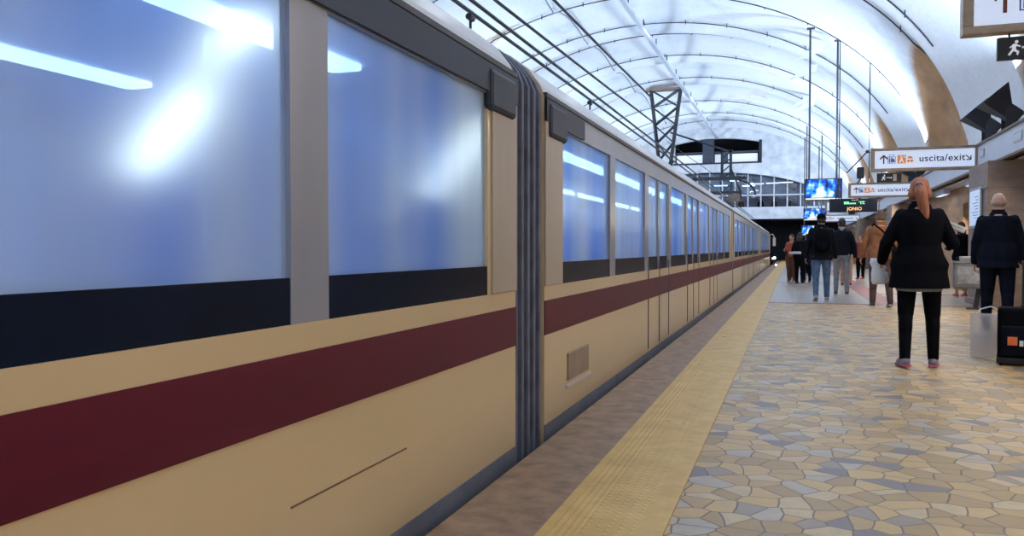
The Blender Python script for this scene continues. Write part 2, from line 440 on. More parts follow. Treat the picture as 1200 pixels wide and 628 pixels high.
slab(-9.3, -2.55, low, 8.0, 16)
slab(-9.3, -2.55, lambda x: min(vtop(x), 10.3), top, 16)
slab(-2.55, 5.2, low, top, 20)
struct('wall_front', mb, M_endwall)
mb = MB(); mb.box(-7.05, YE+.05, 7.9, -6.15, YE+.45, 9.95); mb.box(-5.6, YE+.05, 7.9, -5.05, YE+.45, 8.95); mb.box(-9.3, YE+.3, 8.82, -2.55, YE+.4, 8.95); struct('wall_gallery_pier', mb, M_slate)
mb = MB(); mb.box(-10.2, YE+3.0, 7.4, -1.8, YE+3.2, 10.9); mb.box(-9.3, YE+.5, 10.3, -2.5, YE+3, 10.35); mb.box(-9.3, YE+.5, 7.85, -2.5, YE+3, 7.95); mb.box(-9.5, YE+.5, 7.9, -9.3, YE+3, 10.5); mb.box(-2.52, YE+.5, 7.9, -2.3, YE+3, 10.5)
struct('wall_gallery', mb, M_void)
for k, (a, b) in enumerate(((-9.2, -7.0), (-6.1, -5.6), (-5.05, -2.75))):
    mb = MB(); mb.box(a, YE+.55, 8.05, b, YE+.6, 8.75); o = struct('window_%d' % (k+1), mb, emis('gallery_window_glow', (.7, .82, 1), .75) if k == 0 else bpy.data.materials['gallery_window_glow'])
mb = MB(); mb.box(-9.4, YE-.06, 7.9, -2.4, YE, 8.03); mb.box(-2.62, YE-.06, 8.0, -2.4, YE, 9.75); struct('trim_11', mb, M_iron)
# mezzanine: parapet slab, deck, back room
mb = MB(); mb.box(-16.6, YE+1.2, 3.45, 5.0, YE+1.5, 4.35); struct('wall_mezzanine', mb, M_endwall)
mb = MB(); mb.box(-16.6, YE+1.5, 3.45, 5, YE+9, 3.6); struct('floor_mezzanine', mb, M_endwall)
mb = MB(); mb.box(-16.6, YE+9, 3.45, 5, YE+9.2, 8.4); mb.box(-16.6, YE+1.6, 8.0, 5, YE+9, 8.2)
struct('wall_concourse', mb, mat('concourse_wall', (.17, .20, .28), .6, var=.5, scale=.8))
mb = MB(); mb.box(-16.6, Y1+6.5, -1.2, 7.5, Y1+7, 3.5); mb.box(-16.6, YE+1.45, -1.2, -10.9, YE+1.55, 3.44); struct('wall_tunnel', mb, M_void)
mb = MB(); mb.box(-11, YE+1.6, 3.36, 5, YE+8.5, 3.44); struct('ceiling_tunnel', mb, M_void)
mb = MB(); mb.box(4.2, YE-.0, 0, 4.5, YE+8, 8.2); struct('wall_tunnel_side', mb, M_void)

# ------------------------------------------------------------------ lights of the place
def area(name, loc, tgt, sx, sy, power, col, vis=True, spread=PI):
    d = bpy.data.lights.new(name, 'AREA'); d.shape = 'RECTANGLE'; d.size = sx; d.size_y = sy; d.energy = power; d.color = col; d.spread = spread
    o = bpy.data.objects.new(name, d); COL.objects.link(o); o.location = loc
    o.rotation_euler = (Vector(tgt) - Vector(loc)).to_track_quat('-Z', 'Y').to_euler()
    return o

def make_flood():
    t = thing('floodlight', 'x', 'floodlight')
    mb = MB()                                            # housing block with cooling ribs, local: throws towards -x and up
    R = Matrix.Rotation(math.radians(38), 4, 'Y')
    H = Matrix.Translation((0, 0, .58)) @ R
    mb.box(-.02, -.17, -.13, .24, .17, .13, H)
    for i in range(5): mb.box(.24, -.15+.07*i, -.12, .27, -.13+.07*i, .12, H)
    hs = mb.build('housing', M_black, t, bevel=.012)
    mb = MB()                                            # flared hood
    a, b = [(-.02, -.17, -.13), (-.02, .17, -.13), (-.02, .17, .13), (-.02, -.17, .13)], [(-.42, -.30, -.16), (-.42, .30, -.16), (-.32, .34, .36), (-.32, -.34, .36)]
    mb._new([H @ Vector(p) for p in a+b], [(0,1,5,4), (1,2,6,5), (2,3,7,6), (3,0,4,7)])
    mb.build('hood', M_black, t, solid=.012)
    mb = MB(); mb.box(-.035, -.13, -.09, -.022, .13, .09, H); mb.build('lens', M_lamp, t)
    mb = MB(); mb.box(-.03, -.20, 0, .07, -.18, .60); mb.box(-.03, .18, 0, .07, .20, .60); mb.box(-.05, -.2, 0, .1, .2, .02); mb.tube((.02, -.21, .58), (.02, .21, .58), .015)
    mb.build('bracket', M_iron, t)
    mb = MB(); mb.path([(.2, 0, .46), (.32, .04, .50), (.36, .06, .25), (.3, .08, .0)], .01); mb.build('cable', M_black, t)
    return t
fl0 = make_flood(); first = True
FW = {19.5: 'under the nearest direction sign', 31.1: 'behind the second direction sign', 7.9: 'right of the nearest direction sign', -3.7: 'behind the camera', 42.7: 'past the third direction sign', 54.3: 'farthest before the end wall'}
for fy in FLOOD_Y:
    for side in (1, -1):
        for j, dy in enumerate((-1.9, -.2)):
            if side < 0 and not (0 < fy < 45): 
                continue
            if fy < 0 or (side < 0 and fy != 18): pass
            xx = 3.78 if side > 0 else -15.5
            if side > 0 or fy in (19.5, 31.1):
                o = fl0 if first else copy_tree(fl0); first = False
                o.location = (xx, fy+dy, 3.07); o.rotation_euler = (0, 0, 0 if side > 0 else PI)
                lab = 'black floodlight on the %s cornice %s, %s of its pair' % ('platform' if side > 0 else 'opposite', FW[fy], ('nearer', 'farther')[j])
                relabel(o, lab, 'floodlights on the platform cornice' if side > 0 else 'floodlights on the opposite cornice')
        # the light it throws, leaving from the hood's mouth
        xx = 3.4 if side > 0 else -15.2
        area('flood_beam', (xx, fy-.8, 4.05), (xx - side*3.2, fy+.9, 9.5), .5, 2.2, FLOOD_W, FLOOD_C, spread=math.radians(130))
area('flood_beam', (3.0, 60.5, 4.2), (-5, 68, 7.5), .8, 2.2, FLOOD_W*1.0, FLOOD_C)  # extra floods added to brighten the end wall
area('flood_beam', (-14.5, 60.5, 4.2), (-6, 68, 7.5), .8, 2.2, FLOOD_W*.8, FLOOD_C)
for k, (x, rz) in enumerate(((3.78, -1.0), (-15.5, 1.0+PI))):
    o = copy_tree(fl0); o.location = (x, 60.5, 3.07); o.rotation_euler = (0, 0, rz); relabel(o, 'added black floodlight turned toward the end wall, on the %s cornice' % ('platform', 'opposite')[k], 'added floodlights turned to the end wall')
# fluorescent soffit battens; far ones and passage ones added to light the wall
mb = MB(); mb.box(-.07, -.65, .02, .07, .65, .05); mb.box(-.075, -.65, -.09, -.065, .65, .05); mb.box(.065, -.65, -.09, .075, .65, .05)
for i in range(14): mb.box(-.07, -.652+.1*i, -.09, .07, -.646+.1*i, .04)  # cross blades added to hide the lit tubes end-on
b0 = mb.build('batten_light', M_cornice, bevel=.005)
mb = MB(); mb.box(-.03, -.6, -.02, .03, .6, .015); mb.build('tube', M_tube, b0)
tag(b0, 'x', 'ceiling light')
ORD = ['nearest', 'second', 'third', 'fourth', 'fifth', 'sixth', 'seventh', 'eighth', 'ninth', 'tenth', 'eleventh', 'twelfth', 'thirteenth', 'fourteenth', 'fifteenth', 'sixteenth', 'seventeenth']
bi = 0
for x, z, ys in ((3.72, 2.53, (-9, -6, -3, 0, 3.9, 6.5, 9.5, 12.5, 15, 20, 24, 28, 34, 40, 48, 56, 64)), (5.6, 2.54, (-6, 0, 6, 13.5, 19.5, 26, 34))):
    for yi, y in enumerate(ys):
        o = b0 if bi == 0 else copy_tree(b0); bi += 1
        o.location = (x, y, z)
        relabel(o, ('louvred light under the platform soffit, %s from the camera end' if x < 5 else 'added louvred light on the exit passage ceiling, %s from the camera end') % ORD[yi], 'battens under the soffit' if x < 5 else 'added battens in the exit passage')
for y in (-8, 0, 7, 14, 22, 30, 40, 52):
    area('batten_beam', (3.3, y, 2.56), (.6, y, 0), .25, 2.4, DOWN_W, DOWN_C)  # area lights set apart from the tubes to light the floor
for y in (-4, 6, 20, 34, 50):
    area('crown_fill', (XC, y, 10.0), (XC+3.5, y, 0), 1.2, 1.2, 70, (.86, .92, 1))  # fill lights added under the crown, with no fixture

# ------------------------------------------------------------------ cables and catenary on the vault
def arc_pts(y, off, a0=.1, a1=PI-.1, n=70): return [vault_pt(a0+(a1-a0)*i/n, y, off) for i in range(n+1)]
arcs = [12, 15.5, 19.5, 23.5, 25.5, 31, 34.8, 37, 40.7, 46.4, 48.1, 52.8, 58.3, 63.2]
for k, y in enumerate(arcs):
    mb = MB(); ps = arc_pts(y, -.10, .45, PI-.35); mb.path(ps, .021, 6)
    o = mb.build('ceiling_cable', M_iron)
    tag(o, 'thin dark cable arched across the vault, %s' % ['nearest the camera', 'second nearest the camera', 'third nearest the camera', 'fourth nearest the camera', 'fifth nearest the camera', 'sixth nearest the camera', 'fourth before the lattice mast', 'third before the lattice mast', 'second before the lattice mast', 'right at the lattice mast', 'just past the mast', 'third from the end wall', 'second from the end wall', 'nearest the end wall'][k], 'cable', 'cables across the vault')
    mb = MB()
    for i in range(4, 68, 5):
        p = ps[i]; mb.box(p.x-.014, p.y-.02, p.z-.07, p.x+.014, p.y+.02, p.z+.12)
    mb.build('clip', M_iron, o)['kind'] = 'stuff'
mb = MB(); mb.box(XC-.09, Y0+1, 9.98, XC+.09, YE, 10.12)
o = mb.build('cable_tray', M_cornice); tag(o, 'pale cable tray running along the crown of the vault', 'cable tray')
mb = MB(); 
for i in range(22): mb.box(XC-.02, -6+3.3*i, 10.1, XC+.02, -5.96+3.3*i, 10.5)
mb.build('hanger', M_iron, o)
mb = MB(); mb.path([vault_pt(1.85, y, -.12) for y in range(-12, 68)], .03, 6); o = mb.build('ceiling_pipe', M_steel); tag(o, 'thin grey pipe along the vault left of the crown tray', 'pipe')
# overhead wires
def wire(label, pts, r=.014, clamps=()):
    mb = MB(); mb.path(pts, r, 6); o = mb.build('overhead_wire', M_black); tag(o, label, 'wire')
    if clamps:
        for y in clamps:
            mb = MB(); z = pts[0][2]; x = pts[0][0]; mb.tube((x, y-.05, z-.05), (x, y+.05, z-.05), .03); mb.box(x-.01, y-.01, z-.15, x+.01, y+.01, z); mb.build('clamp', M_iron, o)
    return o
xt = XT - 1.4
wire('lower of two close overhead contact wires just above the train roof', [(xt-.03, -10, 3.20), (xt-.03, 66, 3.20)], .018, (6.9, 11.5, 20))
wire('upper of two close overhead contact wires just above the train roof', [(xt, -10, 3.29), (xt, 66, 3.29)], .018)
wire('thick overhead cable above the pair of contact wires', [(-7.3, -10, 7.3), (-7.3, 20, 7.45), (-7.4, 34, 7.8), (-7.52, 46.8, 8.2)], .045)
wire('highest overhead cable running up to the lattice mast', [(-7.4, -10, 9.0), (-7.4, 26, 9.12), (-7.55, 36, 9.35), (-7.72, 46.8, 9.68)], .05)
wire('overhead cable running down from the lattice mast toward the far end', [(-6.9, 47.2, 7.2), (-4.5, 56, 5.6), (-2.4, 66, 4.6)], .018)
for k, (y, lb) in enumerate(((33.4, 'upper white wedge fin by the top of the nearest screen pole'), (35.4, 'long white wedge fin by the nearest screen pole'), (43.8, 'small white wedge fin left of the screen pole, halfway up'), (45.5, 'white wedge fin left of the screen pole, below another'))):
    mb = MB(); p = vault_pt(.87, y, -.42)
    mb.prism([(.1, .12), (-.72, -.38), (-.66, -.44), (.3, -.14), (.34, .12)], FACE(p.x, y, p.z), .05)
    tag(mb.build('vault_sliver', M_cornice), lb, 'sliver')  # thin white wedge shapes set just inside the vault
# hanging lattice mast
t = thing('lattice_mast', 'black steel lattice mast tapering downward, hung from the vault above the train', 'mast', (-6.95, 47, -.14))
A, B, C, D = Vector((-.85, 0, 10.3)), Vector((.85, 0, 10.3)), Vector((-.26, 0, 5.2)), Vector((.18, 0, 5.2))
for p, q in ((A, C), (B, D)):
    mb = MB(); d = q - p
    for yy in (-.18, .18): mb.tube(p+Vector((0, yy, 0)), q+Vector((0, yy, 0)), .085, n=6)
    mb.build('leg', M_iron, t)
mb = MB(); L = 5
for k in range(L):
    a, b = k/L, (k+1)/L
    for yy in (-.18, .18):
        o_ = Vector((0, yy, 0))
        mb.tube(A.lerp(C, a)+o_, B.lerp(D, b)+o_, .04, n=5); mb.tube(B.lerp(D, a)+o_, A.lerp(C, b)+o_, .04, n=5)
mb.build('bracing', M_iron, t)
mb = MB(); mb.box(-1.1, -.25, 10.22, .92, .25, 10.36); mb.build('head_plate', mat('rusted_plate', (.22, .16, .13), .7), t)
# cantilever over the near track far down
t = thing('catenary_bracket', 'dark catenary bracket with crossbars hanging over the track before the end wall', 'bracket', (-3.2, 45, 0))
mb = MB(); mb.box(-2.0, -.05, 4.72, .85, .05, 4.9); mb.build('crossbar', M_iron, t)
mb = MB(); mb.box(-1.1, -.04, 3.98, .6, .04, 4.12); mb.build('lower_bar', M_iron, t)
mb = MB(); mb.box(-.5, -.06, 4.8, -.36, .06, 6.3); mb.box(-.05, -.06, 4.8, .09, .06, 6.3)
for k in range(4): mb.tube((-.43, 0, 4.8+.36*k), (.02, 0, 5.16+.36*k), .035, n=5)
mb.box(-.5, -.06, 6.2, .12, .06, 6.32); mb.tube((-.2, 0, 6.3), (-3.2, 0, 7.4), .05); mb.build('hanger_frame', M_iron, t)
mb = MB(); mb.path([(-.1, 0, 4.8), (.3, 0, 4.75), (.9, 0, 4.55), (1.25, 0, 4.2), (1.3, 0, 3.9)], .05); mb.path([(0, 0, 5.4), (.25, 0, 4.8), (.5, 0, 4.2), (.55, 0, 3.75)], .05); mb.build('registration_arm', M_iron, t)
mb = MB(); mb.box(-.1, -.12, 3.55, .5, .12, 3.95); mb.build('insulator', mat('tan_insulator', (.2, .13, .1), .5), t, bevel=.03)

# ------------------------------------------------------------------ the train
train = thing('metro_train', 'long cream metro train with a maroon stripe and big windows beside the platform edge', 'train', (XT, 0, 0))
W2 = 2.8
ROOF = [(0, 1.93), (-.03, 2.0), (-.10, 2.09), (-.21, 2.175), (-.38, 2.26), (-.7, 2.34), (-1.4, 2.39)]
ROOF = ROOF + [(-W2 - x, z) for x, z in ROOF[-2::-1]]
def carriage(y0, y1, flip, nose=False, header=0):
    """flip: measure the bays from y1 backwards"""
    S = (lambda s: y1 - s) if flip else (lambda s: y0 + s)
    Ln = y1 - y0
    def span(a, b): return (min(S(a), S(b)), max(S(a), S(b)))
    wins, doors = [], []
    pitch = 1.59; s0 = .40
    n = int((Ln - .8)/pitch)
    for i in range(n):
        a = s0 + i*pitch
        if i in (2, 4, 6): doors.append((a, a+1.39))
        else: wins.append((a, a+1.39))
    body = MB()
    for xs, dx in ((-.055, 0), (-W2, .055)):
        x0, x1 = (xs, 0) if dx == 0 else (xs, xs+dx)
        body.box(x0, y0, -.55, x1, y1, .83)
        body.mi = 3; body.box(x0, y0, 1.78, x1, y1, 1.94); body.mi = 0
        ops = sorted([span(a, b) for a, b in wins + doors])
        cur = y0
        for a, b in ops + [(y1, y1)]:
            if a - cur > .005: body.mi = 3 if a - cur < .3 else 0; body.box(x0, cur, .83, x1, a, 1.78); body.mi = 0
            cur = b
    rows = [[Vector((x, y, z)) for x, z in ROOF] for y in (y0, y1)]
    body.mi = 1; body.grid(rows)
    body.mi = 0
    for y in (y0-.004, y1+.004):
        prof = [(0, -.55)] + ROOF + [(-W2, -.55)]
        body._new([Vector((x, y, z)) for x, z in prof], [tuple(range(len(prof)))]) if nose or True else None
    body.mi = 2; body.box(-W2+.06, y0+.02, -.05, -.06, y1-.02, 0); body.box(-W2+.06, y0+.02, 1.96, -.06, y1-.02, 2.0)
    bo = body.build('carriage', [M_cream, M_roof, M_carint, M_pillar], train)
    mb = MB(); mb.box(-.02, y0, .546, .006, y1, .746); mb.build('stripe', M_red, bo)
    mb = MB(); mb.box(-.02, y0, -.5, .004, y1, .02); mb.build('skirt', M_gapshade, bo)  # blue-grey band painting in the shade and reflection of the platform gap
    mb = MB(); mb.box(-.01, y0, 1.925, .014, y1, 1.95); mb.build('gutter', M_black, bo)
    for a, b in ((0, .36), (Ln-.36, Ln)):
        a_, b_ = span(a, b); mb = MB(); mb.box(-.02, a_, .83, .010, b_, 1.92); mb.build('end_post', M_endpost, bo, bevel=.006)
    if header:
        a_, b_ = span(0, header); mb = MB(); mb.box(-.02, a_, 1.785, .016, b_, 1.918); mb.box(-.02, S(.45) if not flip else S(.45)-.001, 1.72, .017, S(.2) if not flip else S(.2), 1.79) if False else None
        mb.build('header_panel', M_header, bo)
        mb = MB(); a_, b_ = span(.05, .42); mb.box(-.02, a_, 1.70, .03, b_, 1.90); mb.build('vent', M_header, bo, bevel=.03)
    for a, b in wins:
        a_, b_ = span(a, b)
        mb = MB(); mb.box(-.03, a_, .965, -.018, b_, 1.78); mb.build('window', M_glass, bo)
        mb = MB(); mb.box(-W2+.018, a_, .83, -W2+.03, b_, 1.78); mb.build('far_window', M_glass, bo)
        mb = MB(); mb.box(-.03, a_, .83, -.004, b_, .965); mb.build('sill_panel', M_dkglass, bo)
        
    for a, b in doors:
        m_ = (a+b)/2
        for c, d in ((a, m_-.008), (m_+.008, b)):
            a_, b_ = span(c, d)
            mb = MB()
            mb.box(-.04, a_, -.02, .002, b_, .83); mb.mi = 3; mb.box(-.04, a_, .83, -.006, a_+.05, 1.78); mb.box(-.04, b_-.05, .83, -.006, b_, 1.78)
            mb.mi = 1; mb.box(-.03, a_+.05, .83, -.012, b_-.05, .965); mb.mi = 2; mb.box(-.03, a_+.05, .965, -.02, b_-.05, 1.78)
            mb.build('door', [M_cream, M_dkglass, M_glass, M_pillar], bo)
        for e in (a-.012, m_-.008, b-.004):
            mb = MB(); a_, b_ = span(e, e+.016); mb.box(-.02, a_, .05, .0075, b_, .92); mb.build('door_seal', M_bellows, bo)
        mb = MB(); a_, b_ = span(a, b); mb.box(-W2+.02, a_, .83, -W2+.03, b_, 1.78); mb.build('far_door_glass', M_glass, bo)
    for xx in (-.75, -2.05):
        mb = MB(); mb.box(xx-.08, y0+.4, 1.93, xx+.08, y1-.4, 1.962); mb.build('ceiling_light', M_tubecar, bo)
    for i in range(n):
        if i % 2 == 0:
            c = S(s0 + i*pitch + .8)
            mb = MB(); mb.tube((-.95, c, 0), (-.95, c, 1.96), .016); mb.build('grab_pole', M_yellowpole, bo)
        if i % 2 == 1:
            a_, b_ = span(s0+i*pitch+.05, s0+i*pitch+1.3)
            mb = MB(); mb.box(-W2+.08, a_, .35, -W2+.5, b_, .42); mb.box(-W2+.08, a_, .42, -W2+.14, b_, .95); mb.build('seat', M_seat, bo, bevel=.02)
    if nose:
        mb = MB(); rows = []
        for t_, sc in ((0, 1), (.35, .97), (.8, .86), (1.1, .68)):
            prof = [(0, -.5)] + ROOF + [(-W2, -.5)]
            rows.append([Vector((-1.4 + (x+1.4)*sc, y1 + t_, .9 + (z-.9)*(sc*.5+.5))) for x, z in prof])
        mb.grid(rows); v = rows[-1]; mb._new(v, [tuple(range(len(v)))])
        mb.build('nose', M_cream, bo)
        mb = MB(); mb.path([(0, y1-.2, 1.9), (.16, y1-.15, 1.94), (.24, y1-.1, 1.8), (.25, y1-.1, 1.5)], .03)
        mb.box(.17, y1-.16, 1.2, .34, y1-.04, 1.72); mb.build('wing_mirror', M_roof, bo, bevel=.03)
    return bo
c1 = carriage(-12.2, 3.98, True, header=16)
c2 = carriage(4.5, 20.0, False, header=.9)
c3 = carriage(20.3, 37.0, False)
c4 = carriage(37.3, 53.6, False, nose=True)
for a, b in ((3.98, 4.5), (20.0, 20.3), (37.0, 37.3)):
    mb = MB(); x0, x1 = -.02, -2.78
    for i in range(5):
        y = a + (b-a)*(i+.5)/5; mb.loft([((0,0,0),1,1)]*0 or [((-1.4, y, -.4), .01, .01), ((-1.4, y, -.39), .01, .01)], 4); prof_ = [(-1.4+(px_+1.4)*.993, pz_) for px_, pz_ in ([(0, -.4)] + ROOF + [(-W2, -.4)])]; mb.prism(prof_, Matrix.Translation((0, y+.02, 0)) @ Matrix.Rotation(PI/2, 4, 'X'), .04)
    mb.box(x1+.04, a, -.35, x0-.04, b, 1.95)
    g_ = mb.build('gangway', M_bellows, train, bevel=.008)
    mb = MB(); mb.tube((-.05, a-.02, .35), (-.05, b+.02, .35), .02); mb.tube((-.05, a-.02, 1.3), (-.05, b+.02, 1.3), .02); mb.build('coupling_cable', M_black, g_)
mb = MB(); mb.box(-.01, 5.0, .2, .012, 5.55, .38); h_ = mb.build('equipment_hatch', mat('dull_brown_hatch', (.25, .18, .12), .5, var=.2), c2, bevel=.008)
mb = MB(); mb.box(-.01, 4.95, .165, .02, 5.6, .178); mb.build('hatch_rail', M_roof, c2)
mb = MB(); mb.box(-.01, 1.98, .30, .002, 2.72, .306); mb.build('scuff_line', M_brownedge, c1)
for k, (y, z, r) in enumerate(((52.4, .42, .07), (51.3, .46, .08), (50.6, .05, .06))):  # small glowing white discs on added posts by the train end
    t = thing('glow_disc', ['round glowing white disc beyond the end of the train', 'second round glowing white disc beside the first past the train', 'low glowing white disc at platform edge by the train end'][k], 'lamp', (XE+.12+.1*k, y, 0))
    mb = MB(); mb.tube((0, 0, 0), (0, 0, max(.06, z-.08)), .02); mb.build('post', M_black, t)
    mb = MB(); mb.tube((0, .04, z+.02), (0, -.0, z+.02), r*1.15, n=16); mb.build('rim', M_black, t)
    mb = MB(); mb.sphere((0, -.01, z+.02), (r, .04, r)); mb.build('lens', bpy.data.materials.get('white_disc_glow') or emis('white_disc_glow', (.9, .95, 1), 4), t, smooth=True)

# ------------------------------------------------------------------ direction signs
def arrow_up(mb, x, z, s, M, lw=.16):
    w_ = s*lw
    mb.prism([(x-w_/2, z-s/2), (x+w_/2, z-s/2), (x+w_/2, z+s/2-.02), (x-w_/2, z+s/2-.02)], M, .003)
    for sg in (-1, 1):
        p, q = Vector((x, z+s/2)), Vector((x+sg*s*.42, z+s/2-s*.42)); d = (q-p).normalized(); n_ = Vector((-d.y, d.x))*w_*.55; e = d*w_*.3
        mb.prism([tuple(p-n_-e), tuple(q-n_), tuple(q+n_), tuple(p+n_-e)], M, .003)
def rect(mb, x0, z0, x1, z1, M, d=.003): mb.prism([(x0, z0), (x1, z0), (x1, z1), (x0, z1)], M, d)
def disc(mb, x, z, r, M, d=.003): mb.prism([(x+r*math.cos(i*PI/6), z+r*math.sin(i*PI/6)) for i in range(12)], M, d)
def direction_sign(x0, x1, y, zb, zt, label, small=None):
    t = thing('direction_sign', label, 'sign', (x0, y, zb))
    W, H = x1-x0, zt-zb
    t['group'] = 'uscita exit signs hung from the cornice'
    fr = .062
    mb = MB(); mb.box(0, -.06, 0, W, .06, fr); mb.box(0, -.06, H-fr, W, .06, H); mb.box(0, -.06, fr, fr*1.2, .06, H-fr); mb.box(W-.05, -.06, fr, W, .06, H-fr)
    mb.build('frame', M_bronze, t, bevel=.006)
    mb = MB(); mb.box(fr, -.045, fr, W-.05, .045, H-fr); p = mb.build('panel', M_signpanel, t)
    M = FACE(0, -.046, 0); c = H/2
    mb = MB(); arrow_up(mb, W*.125, c, .17, M); mb.build('arrow', M_rust_ink, p)
    mb = MB(); x = W*.2; u = .075                                       # lift pictogram
    rect(mb, x-u, c-u*1.05, x+u, c-u*.93, M); rect(mb, x-u, c+u*.73, x+u, c+u*.85, M); rect(mb, x-u, c-u*.93, x-u*.86, c+u*.73, M); rect(mb, x+u*.86, c-u*.93, x+u, c+u*.73, M)
    for k in (-.5, 0): rect(mb, x+u*k-.012, c-u*.8, x+u*k+.014, c+u*.3, M); disc(mb, x+u*k, c+u*.5, .013, M)
    mb.prism([(x+.015, c-.05), (x+.055, c-.055), (x+.06, c-.02), (x+.03, c+.03), (x+.018, c+.03)], M, .003)
    for k in (-.45, .45): mb.prism([(x+u*k-.025, c+u*1.1), (x+u*k+.025, c+u*1.1), (x+u*k, c+u*1.45)], M, .003)
    mb.build('lift_pictogram', M_blue_ink, p)
    mb = MB(); x = W*.255; rect(mb, x, c-.085, x+.16, c+.085, M); mb.build('orange_pictogram', M_orange_ink, p)
    M2 = FACE(0, -.0495, 0)
    mb = MB(); disc(mb, x+.075, c+.055, .016, M2); mb.prism([(x+.06, c+.035), (x+.09, c+.035), (x+.10, c-.01), (x+.125, c-.065), (x+.105, c-.07), (x+.08, c-.02), (x+.05, c-.07), (x+.032, c-.06), (x+.062, c)], M2, .002)
    rect(mb, x+.118, c+.03, x+.135, c+.065, M2); mb.build('walking_figure', M_white_ink, p)
    mb = MB(); x2 = x+.175; mb.prism([(x2, c-.05), (x2+.12, c-.05), (x2+.125, c-.015), (x2, c-.015)], M, .003); mb.prism([(x2+.01, c+.01), (x2+.115, c+.01), (x2+.09, c+.06), (x2+.03, c+.06)], M, .003)
    disc(mb, x2+.03, c-.06, .016, M); disc(mb, x2+.09, c-.06, .016, M); mb.build('vehicle_pictogram', M_orange_ink, p)
    text_obj('lettering', 'uscita/exit', .188*min(1.0, W/1.94), M_brown_ink, p, FACE(W*.46, -.046, c-.055), font_w=1.06)
    mb = MB(); R = M @ Matrix.Translation((W*.915, c, 0)) @ Matrix.Rotation(math.radians(-135), 4, 'Z'); arrow_up(mb, 0, 0, .13, R); mb.build('exit_arrow', M_brown_ink, p)
    return t
S1 = direction_sign(1.2, 3.44, 7.0, 2.66, 3.12, 'nearest exit sign, cropped by the frame, with an up arrow and lift symbol')
S2 = direction_sign(1.5, 3.44, 18.25, 2.62, 3.10, 'second exit sign, reading uscita/exit, above the woman with the ponytail')
S3 = direction_sign(1.62, 3.44, 27.4, 2.62, 3.08, 'third exit sign, half behind the second one, right of the big screen')
S4 = direction_sign(1.3, 3.44, 37.5, 2.62, 3.08, 'small distant exit sign below the departure display')
S5 = direction_sign(1.3, 3.44, 48.0, 2.5, 2.9, 'farthest exit sign under the other signs')
def escape_sign(x, y, zt, label, wd=.40, ht=.17):
    t = thing('escape_sign', label, 'sign', (x, y, zt)); t['group'] = 'black running man signs'
    mb = MB(); mb.box(0, -.02, -ht, wd, .02, 0); p = mb.build('panel', M_black, t, bevel=.003)
    mb = MB(); mb.tube((wd*.2, 0, 0), (wd*.2, 0, .03), .008); mb.tube((wd*.8, 0, 0), (wd*.8, 0, .03), .008); mb.build('hook', M_iron, t)
    M = FACE(0, -.021, 0); c = -ht/2; k = ht/.17
    mb = MB(); rect(mb, wd*.66, c-.06*k, wd*.80, c+.06*k, M); mb.build('doorway_symbol', mat('pale_tan_ink', (.6, .5, .42), .5) if 'pale_tan_ink' not in bpy.data.materials else bpy.data.materials['pale_tan_ink'], p)
    mb = MB(); rect(mb, wd*.40, c-.006, wd*.58, c+.008, M); mb.prism([(wd*.57, c-.022), (wd*.62, c), (wd*.57, c+.022)], M, .003)
    X = wd*.28; disc(mb, X+.012, c+.045*k, .012*k, M)
    mb.prism([(X-.012, c+.03), (X+.012, c+.03), (X+.008, c-.01), (X+.03, c-.028), (X+.022, c-.055), (X+.012, c-.05), (X+.014, c-.034), (X-.008, c-.022), (X-.03, c-.055), (X-.045, c-.048), (X-.018, c-.01)], M, .003)
    mb.prism([(X+.01, c+.028), (X+.04, c+.012), (X+.036, c+.004), (X+.005, c+.016)], M, .003); mb.prism([(X-.01, c+.028), (X-.035, c+.005), (X-.028, c), (X-.004, c+.018)], M, .003)
    mb.build('running_figure', M_white_ink, p)
    return t
escape_sign(1.44, 7.0, 2.63, 'black running man escape sign under the nearest direction sign')
escape_sign(1.62, 18.25, 2.59, 'black running man escape sign under the second direction sign', .46, .19)
# passage arrow sign and notice panel
t = thing('arrow_plate', 'small cream plate with a diagonal arrow on the wall behind the litter bin', 'sign', (3.72, 19.95, 1.62)); 
mb = MB(); mb.box(0, -.01, 0, .27, .01, .33); p = mb.build('plate', mat('cream_plate', (.75, .6, .38), .5), t)
mb = MB(); arrow_up(mb, 0, 0, .15, FACE(.135, -.011, .17) @ Matrix.Rotation(math.radians(135), 4, 'Z'), .2); mb.build('arrow', M_brown_ink, p)
t = thing('notice_board', 'pale blue framed notice panel on the stone pillar left of the bald man', 'notice board', (3.19, 16.45, 1.42))
mb = MB(); mb.box(-.03, -.0, 0, .0, .95, .74); mb.build('frame', M_steel, t, bevel=.004)
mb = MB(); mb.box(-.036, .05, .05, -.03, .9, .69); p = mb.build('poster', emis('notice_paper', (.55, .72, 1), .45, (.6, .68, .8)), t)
mb = MB()
for i in range(9): mb.box(-.038, .14, .12+.055*i, -.036, .35+.4*((i*37) % 7)/7, .135+.055*i)
mb.build('print', mat('faint_blue_print', (.25, .33, .5), .6), p)

